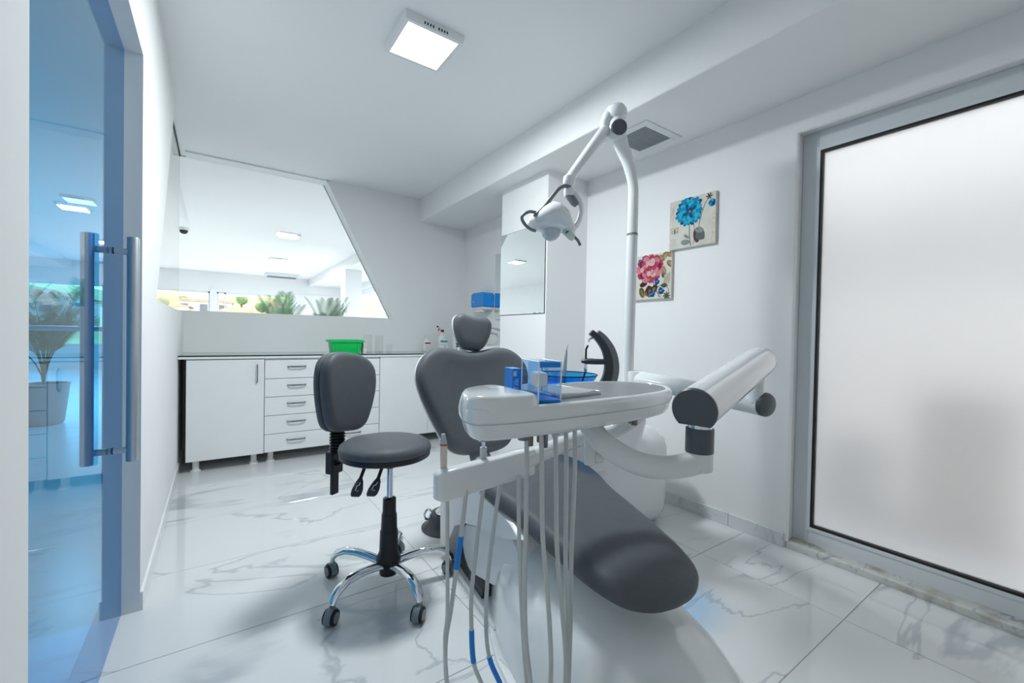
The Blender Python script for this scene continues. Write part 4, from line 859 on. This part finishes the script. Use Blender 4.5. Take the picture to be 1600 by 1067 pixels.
bm = bm_new(); q = Vector((1.352, 1.314, 1.004)); tube(bm, smooth_path([q, q-RG*0.008-CZ*0.010, q-RG*0.022-CZ*0.016, q-RG*0.026-CZ*0.028], 4), 0.005, 8); link('water_nozzle', bm, M['chrome'], t, smooth=True)
bm = bm_new(); q = Vector((1.392, 1.285, 0.892)); rg = []
for d_, hw, hh in ((0.0, 0.020, 0.011), (0.05, 0.026, 0.012), (0.085, 0.024, 0.011), (0.105, 0.012, 0.006)): rg.append([q-RG*d_+FW*hw*a+CZ*hh*b for a, b in ((-1, -0.5), (-0.7, -1), (0.7, -1), (1, -0.5), (1, 0.5), (0.7, 1), (-0.7, 1), (-1, 0.5))])
loft(bm, rg); link('cup_holder', bm, M['dark_grey'], t, smooth=35)
bm = bm_new(); q = Vector((1.322, 1.334, 0)); tube(bm, [q+CZ*0.885, q+CZ*0.945, q+RG*0.008+CZ*0.962], 0.0045, 8); tube(bm, [q+CZ*0.88-RG*0.001, q+CZ*0.855, q-RG*0.003+CZ*0.84, q-RG*0.014+CZ*0.80], 0.004, 8); link('suction_tip', bm, M['black'], t, smooth=True)
bm = bm_new(); lathe(bm, [(0.005, 0.845), (0.008, 0.853), (0.007, 0.865), (0.005, 0.886)], q, 12); tube(bm, [q-RG*0.018+CZ*0.908, q+RG*0.030+CZ*0.904], 0.0022, 6); link('cup_filler', bm, M['chrome'], t, smooth=True)
bm = bm_new(); q = Vector((1.255, 1.40, 0)); tube(bm, [q+CZ*0.77, q+RG*0.004+CZ*0.86, q+RG*0.009+CZ*0.93, q+RG*0.011+CZ*0.945, q+RG*0.017+CZ*0.965], [0.009, 0.009, 0.0055, 0.0022, 0.0012], 10); link('scaler_handle', bm, M['steel'], t, smooth=True)
# ================================================================== OPERATING LIGHT
t = thing('operating_light', 'white operating light on bent post above the dental chair', 'lamp', (1.632, 1.360, 0.77))
bm = bm_new(); tube(bm, [(1.630, 1.3585, 0.765), (1.6435, 1.3635, 1.495)], 0.0262, 24); link('post', bm, M['white_gloss'], t, smooth=35)
bm = bm_new(); cyl(bm, (1.6433, 1.363, 1.490), (1.6435, 1.3635, 1.500), 0.0268, 24); link('post_joint', bm, M['mid_grey'], t, smooth=35)
bm = bm_new(); P = smooth_path([(1.6435, 1.3635, 1.498), (1.646, 1.3645, 1.64), (1.644, 1.366, 1.735), (1.618, 1.374, 1.83), (1.586, 1.385, 1.90), (1.560, 1.392, 1.965)], 6); n_ = len(P); tube(bm, P, [0.0255-0.001*min(1, k/12)+0.014*max(0, (k-12)/(n_-12))**1.2 for k in range(n_)], 24); link('bent_post', bm, M['white_gloss'], t, smooth=True)
TJ = Vector((1.552, 1.394, 1.985))
bm = bm_new(); lathe(bm, [(0.030, -0.055), (0.043, -0.035), (0.047, 0.0), (0.044, 0.028), (0.036, 0.042), (0.036, 0.050)], TJ, 28); j = link('knuckle', bm, M['white_gloss'], t, smooth=True)
bm = bm_new(); lathe(bm, [(0.036, 0.048), (0.044, 0.058), (0.050, 0.075), (0.049, 0.095), (0.038, 0.108), (0.012, 0.113)], TJ+Vector((-0.003, 0.002, 0)), 28); link('knuckle_top', bm, M['white_gloss'], t, smooth=True)
fc = -(FW*0.97)+RG*0.05-CZ*0.08
bm = bm_new(); lathe(bm, [(0.037, 0.030), (0.036, 0.044), (0.028, 0.0475), (0.008, 0.049)], TJ+CZ*(-0.004), 28, axis=fc); link('grey_cap', bm, M['grey_cap'], j, smooth=True)
J0 = TJ-RG*0.058-CZ*0.005; J1 = Vector((1.226, 1.360, 1.668))
bm = bm_new(); tube(bm, [TJ+CZ*0.072-RG*0.02, TJ+CZ*0.06-RG*0.045, J0+CZ*0.03, J0-CZ*0.02], [0.03, 0.028, 0.024, 0.02], 16); link('arm_fork', bm, M['white_gloss'], t, smooth=True)
dj = (J1-J0).normalized()
bm = bm_new(); tube(bm, [J0-dj*0.03, J0-dj*0.02, J0, J0+(J1-J0)*0.5, J1], [0.012, 0.022, 0.027, 0.025, 0.021], 20); link('spring_arm', bm, M['white_gloss'], t, smooth=True)
K = J1-CZ*0.01
bm = bm_new(); lathe(bm, [(0.012, 0.03), (0.024, 0.02), (0.027, 0.0), (0.024, -0.016), (0.018, -0.022), (0.018, -0.034), (0.022, -0.036), (0.022, -0.058), (0.016, -0.066)], K, 22); link('arm_knuckle', bm, M['white_gloss'], t, smooth=True)
px = 0.002715   # one photo pixel at the lamp's distance, used as a working unit
LC = Vector((1.162, 1.393, 1.488))          # lamp head centre (px 862,345)
def lp(x_, y_, f_=0.0): return LC+RG*((x_-862)*px)+CZ*((345-y_)*px)+FW*f_
bm = bm_new(); tube(bm, smooth_path([lp(890, 292), lp(880, 292, -.01), lp(871, 298, -.02), lp(860, 313, -.035), lp(847, 331, -.05), lp(834, 345, -.06)], 4), 0.0085, 10); link('yoke_bar', bm, M['mid_grey'], t, smooth=True)
bm = bm_new(); P = smooth_path([lp(887, 294), lp(898, 299, .02), lp(907, 310, .035), lp(910, 325, .04), lp(906, 342, .035), lp(897, 356, .02)], 5); tube(bm, P, [0.014+0.004*math.sin(math.pi*k/(len(P)-1)) for k in range(len(P))], 12, flat=0.55, up=RG); link('yoke', bm, M['white_gloss'], t, smooth=True)
bm = bm_new(); tube(bm, [lp(885, 299, .0), lp(887, 302, .005), lp(898, 314, .02), lp(902, 318, .022)], [0.010, 0.017, 0.017, 0.012], 14); link('yoke_motor', bm, M['mid_grey'], t, smooth=True)
bm = bm_new(); rg = []
for x_, yc, rv, rd in ((825, 350, 3, 0.02), (828, 350, 9, 0.045), (836, 350, 14, 0.065), (848, 347, 19, 0.085), (862, 344, 23, 0.097), (874, 345, 22, 0.095), (886, 351, 18, 0.080), (894, 358, 12, 0.055), (898, 363, 5, 0.025)):
    rg.append([lp(x_, yc-1, 0)+CZ*(1.18*rv*px*(math.sin(q) if math.sin(q) > 0 else 0.72*math.sin(q)))+FW*rd*math.cos(q) for q in [2*math.pi*k/24 for k in range(24)]])
loft(bm, rg); hd = link('lamp_head', bm, M['white_gloss'], t, smooth=True)
bm = bm_new(); lathe(bm, [(0.042, 0.02), (0.042, 0.0), (0.036, -0.02), (0.022, -0.034), (0.004, -0.040)], lp(861, 363, -0.01), 26); link('lens', bm, mat('lens_plastic', (0.55, 0.62, 0.66), rough=0.08, coat=0.5), hd, smooth=True)
bm = bm_new(); tube(bm, smooth_path([lp(836, 338, -.05), lp(826, 339, -.07), lp(817, 345, -.08), lp(815, 351, -.08), lp(820, 359, -.075), lp(828, 363, -.05), lp(836, 364, -.03)], 4), 0.0068, 10); link('grip', bm, M['mid_grey'], hd, smooth=True)
bm = bm_new(); tube(bm, smooth_path([lp(893, 360, .02), lp(899, 366, .03), lp(906, 372, .04), lp(910, 379, .045)], 4), 0.0062, 10); link('grip', bm, M['mid_grey'], hd, smooth=True)
bm = bm_new(); tube(bm, [lp(880, 362, -.03), lp(886, 367, -.035), lp(892, 374, -.04), lp(894, 378, -.04)], [0.012, 0.016, 0.015, 0.006], 12, flat=0.35, up=-FW); sp = link('switch_plate', bm, M['white_satin'], hd, smooth=True)
bm = bm_new(); tube(bm, [lp(883.5, 365.5, -.045), lp(884.5, 367, -.046)], 0.008, 8, flat=0.4, up=-FW); link('switch_display', bm, mat('green_display', (0.02, 0.22, 0.14)), sp)
# ================================================================== DELIVERY UNIT
CC = Vector((0, 0, 1.0))
t = thing('delivery_unit', 'white dental delivery tray on jointed arms with hanging hoses', 'delivery unit', (1.66, 1.36, 0.70))
UB = Vector((1.662, 1.335, 0.802)); UE = Vector((1.507, 0.678, 0.784)); d = (UE-UB).normalized()
bm = bm_new(); cyl(bm, (UB.x, UB.y, 0.70), (UB.x, UB.y, 0.84), 0.052, 24, bev=0.008); link('arm_hub', bm, M['white_gloss'], t, smooth=35)
bm = bm_new(); tube(bm, [UB, UE], 0.040, 28); a_ = link('lower_arm', bm, M['white_gloss'], t, smooth=35)
bm = bm_new(); lathe(bm, [(0.0405, -0.004), (0.0405, 0.006), (0.036, 0.013), (0.022, 0.018), (0.004, 0.020)], UE, 28, axis=d); link('end_cap', bm, M['grey_cap'], a_, smooth=35)
bm = bm_new(); cyl(bm, (1.493, 0.70, 0.79), (1.493, 0.70, 0.91), 0.024, 20); link('pivot_pin', bm, M['white_gloss'], t, smooth=35)
A = Vector((0.879, 0.543, 0.841)); B = Vector((1.500, 0.688, 0.934)); d = (B-A).normalized(); sd = d.cross(CZ).normalized(); un = sd.cross(d).normalized()
def dring(c, k):
    pts = []
    for i in range(25):
        q = math.radians(-46+(272)*i/24); pts.append(c+sd*(0.049*k*math.cos(q))+un*(0.049*k*math.sin(q)))
    return pts
bm = bm_new(); loft(bm, [dring(A, 1), dring(A+(B-A)*0.9, 1), dring(A+(B-A)*0.96, 0.97), dring(B, 0.86), dring(B+d*0.018, 0.6), dring(B+d*0.024, 0.3)]); a_ = link('upper_arm', bm, M['white_gloss'], t, smooth=50)
bm = bm_new(); loft(bm, [dring(A+d*0.002, 1.02), dring(A-d*0.004, 1.02), dring(A-d*0.008, 0.96)]); link('end_cap', bm, M['grey_cap'], a_, smooth=35)
PX, PY = 0.905, 0.545
bm = bm_new(); cyl(bm, (PX, PY, 0.78), (PX, PY, 0.83), 0.0265, 24); link('chrome_collar', bm, M['chrome'], t, smooth=35)
bm = bm_new(); cyl(bm, (PX, PY, 0.742), (PX, PY, 0.798), 0.0305, 28, bev=0.002); link('grey_sleeve', bm, M['grey_cap'], t, smooth=35)
bm = bm_new(); cyl(bm, (PX, PY, 0.700), (PX, PY, 0.744), 0.0298, 28, bev=0.004); tube(bm, smooth_path([(PX, PY, 0.7205), (0.875, 0.558, 0.713), (0.83, 0.585, 0.708), (0.79, 0.62, 0.714), (0.764, 0.66, 0.731), (0.751, 0.704, 0.756), (0.750, 0.74, 0.785), (0.752, 0.755, 0.81)], 5), 0.0265, 18, flat=1.0); link('curved_arm', bm, M['white_satin'], t, smooth=50)
# tray
ZT2 = 0.860
TO = closed_curve([Vector(q) for q in ((0.392, 0.702), (0.418, 0.672), (0.55, 0.652), (0.70, 0.650), (0.85, 0.656), (0.97, 0.676), (1.055, 0.722), (1.10, 0.79), (1.095, 0.86), (1.03, 0.920), (0.92, 0.950), (0.78, 0.940), (0.62, 0.898), (0.50, 0.862), (0.440, 0.828), (0.406, 0.765))], 4)
def tr(ins, z): return [Vector((q.x, q.y, z)) for q in offset_outline(TO, -ins)]
bm = bm_new(); loft(bm, [tr(0.055, 0.792), tr(0.030, 0.7935), tr(0.016, 0.799), tr(0.010, 0.808), tr(0.003, 0.829), tr(0.0055, 0.830), tr(0.0055, 0.832), tr(0.001, 0.833), tr(0.0, 0.848), tr(0.003, 0.857), tr(0.009, 0.8615), tr(0.016, 0.8615), tr(0.020, 0.857)]); tb = link('tray_body', bm, M['white_gloss'], t, smooth=40)
MO = [Vector((max(q.x, 0.575) if q.y < 0.9 else max(q.x, 0.66), q.y)) for q in offset_outline(TO, -0.019)]
bm = bm_new(); loft(bm, [[Vector((q.x, q.y, 0.852)) for q in MO], [Vector((q.x, q.y, 0.8595)) for q in MO]]); link('tray_mat', bm, M['mat_grey'], tb)
# raised pod at the left end
PO = closed_curve([Vector(q) for q in ((0.400, 0.708), (0.424, 0.678), (0.48, 0.666), (0.522, 0.667), (0.540, 0.695), (0.546, 0.78), (0.550, 0.832), (0.532, 0.856), (0.495, 0.850), (0.448, 0.824), (0.413, 0.768))], 4)
bm = bm_new(); loft(bm, [[Vector((q.x, q.y, z)) for q in offset_outline(PO, k)] for k, z in ((0.006, 0.846), (0.005, 0.862), (0.001, 0.874), (-0.002, 0.879), (-0.006, 0.8822), (-0.013, 0.8832))]); link('tray_pod', bm, M['white_gloss'], tb, smooth=50)
bm = bm_new(); cyl(bm, (0.868, 0.70, 0.796), (0.868, 0.70, 0.779), 0.008, 12); cyl(bm, (0.856, 0.703, 0.796), (0.856, 0.703, 0.784), 0.005, 10); link('lock_bolt', bm, M['brass'], tb, smooth=35)
bm = bm_new(); cyl(bm, (0.758, 0.747, 0.80), (0.759, 0.745, 0.684), 0.0145, 18, bev=0.003); link('pivot_tube', bm, M['white_gloss'], t, smooth=35)
bm = bm_new(); lathe(bm, [(0.012, 0.0), (0.016, 0.01), (0.014, 0.022), (0.004, 0.028)], (0.770, 0.742, 0.702), 16, axis=(0.9, -0.4, 0)); link('clamp_knob', bm, M['white_gloss'], t, smooth=True)
# under-tray couplings
for x_, y_, z0, z1, r_, m_ in ((0.552, 0.742, 0.80, 0.772, 0.013, 'mid_grey'), (0.566, 0.738, 0.80, 0.758, 0.008, 'brass'), (0.590, 0.730, 0.80, 0.765, 0.009, 'brass'), (0.600, 0.728, 0.80, 0.752, 0.0075, 'mid_grey'), (0.640, 0.722, 0.80, 0.776, 0.010, 'white_satin'), (0.628, 0.727, 0.80, 0.772, 0.007, 'white_satin')):
    bm = bm_new(); cyl(bm, (x_, y_, z0), (x_, y_, z1), r_, 14, bev=0.0015); link('coupling', bm, M[m_], t, smooth=35)
# instrument bar
B0 = Vector((0.418, 0.872, 0.657)); B1 = Vector((0.700, 0.905, 0.662)); d = (B1-B0).normalized(); sd = CZ.cross(d)
def bring(c, hh, hw): return [c+CZ*q.y+sd*q.x for q in rrect(2*hw, 2*hh, min(hw, hh)*0.5, 4)]
bm = bm_new(); loft(bm, [bring(B0-d*0.014, 0.022, 0.008), bring(B0-d*0.011, 0.030, 0.014), bring(B0, 0.0345, 0.019), bring(B0+(B1-B0)*0.97, 0.036, 0.019), bring(B1, 0.035, 0.017), bring(B1+d*0.004, 0.030, 0.012)]); hb = link('instrument_bar', bm, M['white_gloss'], t, smooth=50)
bm = bm_new(); P = smooth_path([B1-d*0.03+CZ*0.005, (0.80, 0.918, 0.682), (0.90, 0.928, 0.694), (1.0, 0.90, 0.705), (1.05, 0.84, 0.76), (1.05, 0.82, 0.80)], 4); tube(bm, P, 0.024, 14, flat=1.0, up=CZ); link('bar_arm', bm, M['white_gloss'], t, smooth=True)
# hoses: (points, distance factor, sleeve range)
def sc(p, k): return CC+(Vector(p)-CC)*k
HB = [(((0.417, 0.836, 0.645), (0.423, 0.842, 0.492), (0.428, 0.848, 0.373), (0.424, 0.850, 0.315), (0.429, 0.845, 0.219), (0.445, 0.844, 0.12)), 1.035, None),
      (((0.461, 0.830, 0.653), (0.452, 0.835, 0.548), (0.444, 0.839, 0.476), (0.439, 0.853, 0.373), (0.430, 0.858, 0.301), (0.437, 0.863, 0.203), (0.457, 0.860, 0.102)), 1.04, (0.548, 0.476)),
      (((0.503, 0.825, 0.658), (0.492, 0.831, 0.532), (0.482, 0.835, 0.409), (0.483, 0.834, 0.325), (0.487, 0.829, 0.252), (0.502, 0.818, 0.204), (0.536, 0.793, 0.113)), 1.06, (0.325, 0.252)),
      (((0.546, 0.820, 0.662), (0.533, 0.827, 0.547), (0.521, 0.833, 0.397), (0.524, 0.828, 0.266), (0.548, 0.810, 0.189), (0.590, 0.779, 0.096)), 1.075, (0.262, 0.18)),
      (((0.592, 0.813, 0.666), (0.595, 0.807, 0.481), (0.603, 0.798, 0.291), (0.611, 0.790, 0.174), (0.620, 0.783, 0.078)), 1.06, None),
      (((0.559, 0.740, 0.790), (0.559, 0.736, 0.566), (0.558, 0.736, 0.479), (0.560, 0.732, 0.347), (0.570, 0.723, 0.239), (0.579, 0.715, 0.151)), 1.0, None),
      (((0.584, 0.722, 0.800), (0.587, 0.719, 0.698), (0.589, 0.715, 0.566), (0.599, 0.706, 0.436), (0.606, 0.699, 0.305), (0.606, 0.698, 0.240), (0.603, 0.698, 0.152)), 1.0, None),
      (((0.623, 0.720, 0.800), (0.626, 0.717, 0.692), (0.628, 0.712, 0.536), (0.638, 0.703, 0.402), (0.646, 0.695, 0.290), (0.646, 0.694, 0.224), (0.643, 0.695, 0.134)), 1.0, None),
      (((0.656, 0.721, 0.800), (0.658, 0.718, 0.686), (0.658, 0.715, 0.503), (0.663, 0.709, 0.366), (0.664, 0.706, 0.208), (0.663, 0.704, 0.116)), 1.0, None),
      (((0.683, 0.721, 0.800), (0.684, 0.718, 0.682), (0.679, 0.718, 0.496), (0.679, 0.716, 0.356), (0.676, 0.715, 0.196), (0.675, 0.714, 0.102)), 1.0, None)]
for k, (pts, sc_, slv) in enumerate(HB):
    P0 = [sc(p_, sc_) for p_ in pts]; e = P0[-1]
    P0 += [Vector((e.x+0.03, e.y+0.03, 0.035)), Vector((e.x+0.07, e.y+0.08, 0.009)), Vector((0.715, 0.90+0.018*k, 0.009))]
    P = smooth_path(P0, 6); bm = bm_new(); tube(bm, P, 0.0052 if k else 0.0045, 10); ho_ = link('hose', bm, M['hose'], t, smooth=True)
    if slv:
        za, zb = (sc((0, 0, slv[0]), sc_).z, sc((0, 0, slv[1]), sc_).z); Q = [q for q in P[:-14] if zb-0.004 <= q.z <= za+0.004]
        bm = bm_new(); tube(bm, Q, 0.0066, 12); link('hose_sleeve', bm, M['blue'], ho_, smooth=35, label='blue hose sleeve')
# instruments resting in the bar
o = thing('air_motor', 'pinkish cream handpiece with grey tip and red ring in instrument bar', 'handpiece', (0.432, 0.888, 0.66))
bm = bm_new(); tube(bm, [(0.433, 0.887, 0.660), (0.432, 0.889, 0.7435)], [0.0075, 0.0082], 16); link('grip', bm, M['pink_cream'], o, smooth=35)
bm = bm_new(); cyl(bm, (0.432, 0.889, 0.7430), (0.432, 0.889, 0.7465), 0.0086, 16); link('red_ring', bm, mat('red_ring', (0.55, 0.02, 0.06)), o, smooth=35)
bm = bm_new(); tube(bm, [(0.432, 0.889, 0.746), (0.4315, 0.8895, 0.756), (0.431, 0.890, 0.769)], [0.0080, 0.0066, 0.0042], 16); link('tip', bm, M['steel'], o, smooth=35)
o = thing('handpiece_coupling', 'steel handpiece coupling with pale sleeve in instrument bar', 'handpiece', (0.543, 0.896, 0.665))
bm = bm_new(); cyl(bm, (0.543, 0.895, 0.662), (0.543, 0.8955, 0.722), 0.0087, 16); link('sleeve', bm, M['hose'], o, smooth=35)
bm = bm_new(); cyl(bm, (0.543, 0.8955, 0.720), (0.543, 0.897, 0.7395), 0.0046, 14, bev=0.001); link('spigot', bm, M['chrome'], o, smooth=35)
# ================================================================== THINGS ON THE TRAY
Z3 = 0.8597
t = thing('acrylic_organiser', 'clear and blue acrylic cotton dispenser standing on the tray', 'dispenser', (0.59, 0.74, Z3))
ay = Vector((0.30, 0.954, 0)).normalized(); axx = Vector((0.954, -0.30, 0)); AF = Vector((0.549, 0.690, Z3)); ww, dd, hh_ = 0.052, 0.112, 0.086
MT = Matrix(((axx.x, ay.x, 0, AF.x), (axx.y, ay.y, 0, AF.y), (0, 0, 1, AF.z), (0, 0, 0, 1)))
def abox(name, b6, m_, par=t, bev=0.0):
    bm = bm_new(); box(bm, *b6, bev=bev, mtx=MT); return link(name, bm, m_, par)
abox('front_panel', (0.002, ww-0.002, 0, 0.002, 0, hh_), M['acrylic']); abox('back_panel', (0.002, ww-0.002, dd-0.002, dd, 0, hh_), M['acrylic_blue']); abox('side_panel', (0, 0.002, 0, dd, 0, hh_), M['acrylic']); abox('side_panel', (ww-0.002, ww, 0, dd, 0, hh_), M['acrylic_blue'])
abox('bottom_panel', (0, ww, 0, dd, 0.0005, 0.006), M['blue']); abox('divider', (0.002, ww-0.002, dd*0.62, dd*0.62+0.002, 0.006, hh_*0.95), M['acrylic_blue'])
abox('cotton_fill', (0.004, 0.030, 0.018, dd*0.60, 0.030, 0.062), M['paper'], bev=0.006)
bm = bm_new(); cyl(bm, MT @ Vector((0.003, 0.006, hh_-0.006)), MT @ Vector((ww-0.003, 0.006, hh_-0.006)), 0.0065, 14); link('roller', bm, M['blue'], t, smooth=35)
abox('top_panel', (0.002, ww-0.002, 0.03, dd, hh_-0.002, hh_), M['acrylic_blue'])
bm = bm_new()
for x_ in (0.001, ww-0.001):
    for y_ in (0.001, dd-0.001): cyl(bm, MT @ Vector((x_, y_, 0.0)), MT @ Vector((x_, y_, hh_)), 0.0016, 8)
    cyl(bm, MT @ Vector((x_, 0.001, hh_)), MT @ Vector((x_, dd, hh_)), 0.0014, 8)
link('edges', bm, M['acrylic_rim'], t, smooth=35)
t = thing('carton', 'small blue carton with white lettering standing behind the tray pod', 'carton', (0.578, 0.835, Z3))
bm = bm_new(); MT2 = Matrix.Translation((0.568, 0.812, Z3)) @ Matrix.Rotation(math.radians(-12), 4, 'Z'); box(bm, 0, 0.024, 0, 0.05, 0, 0.062, bev=0.0008, seg=1, mtx=MT2); link('carton_body', bm, M['blue'], t)
bm = bm_new(); box(bm, 0.002, 0.0105, -0.0004, 0.0006, 0.044, 0.056, mtx=MT2); link('label_patch', bm, mat('grey_label', (0.6, 0.6, 0.6), var=0.5, vscale=500), t)
me = text_mesh('Tilk', 0.018); me.materials.append(mat('print_white', (0.55, 0.72, 0.9), rough=0.6))
o = bpy.data.objects.new('lettering', me); COL.objects.link(o); o.parent = t
o.matrix_local = Matrix.Translation(-Vector(t.location)) @ MT2 @ Matrix.Translation((0.0105, -0.0004, 0.025)) @ Matrix.Rotation(math.radians(90), 4, 'X') @ Matrix.Rotation(math.radians(90), 4, 'Z')
t = thing('instrument_tray', 'shallow steel instrument tray lined with paper on the tray mat', 'instrument tray', (0.74, 0.79, Z3))
ang = math.radians(1.0); MT3 = Matrix.Translation((0.615, 0.708, Z3)) @ Matrix.Rotation(math.radians(6), 4, 'Z')
bm = bm_new(); box(bm, 0, 0.158, 0, 0.15, 0.0, 0.003, mtx=MT3)
for b6 in ((0, 0.158, 0, 0.003, 0, 0.009), (0, 0.158, 0.147, 0.15, 0, 0.009), (0, 0.003, 0, 0.15, 0, 0.009), (0.155, 0.158, 0, 0.15, 0, 0.009)): box(bm, *b6, bev=0.0012, seg=1, mtx=MT3)
link('tray_pan', bm, M['steel'], t)
bm = bm_new(); vs = []
for i in range(13):
    row = []
    for j in range(7):
        u_, v_ = i/12, j/6; z = 0.0095+0.010*max(0, v_-0.7)*math.sin(u_*2.6)+0.0015*math.sin(u_*7+v_*4); row.append(bm.verts.new(MT3 @ Vector((-0.004+0.150*u_, 0.006+0.17*v_, z))))
    vs.append(row)
for i in range(12):
    for j in range(6): bm.faces.new((vs[i][j], vs[i+1][j], vs[i+1][j+1], vs[i][j+1]))
bmesh.ops.solidify(bm, geom=bm.faces[:], thickness=0.0008); link('paper_liner', bm, M['paper'], t, smooth=True)
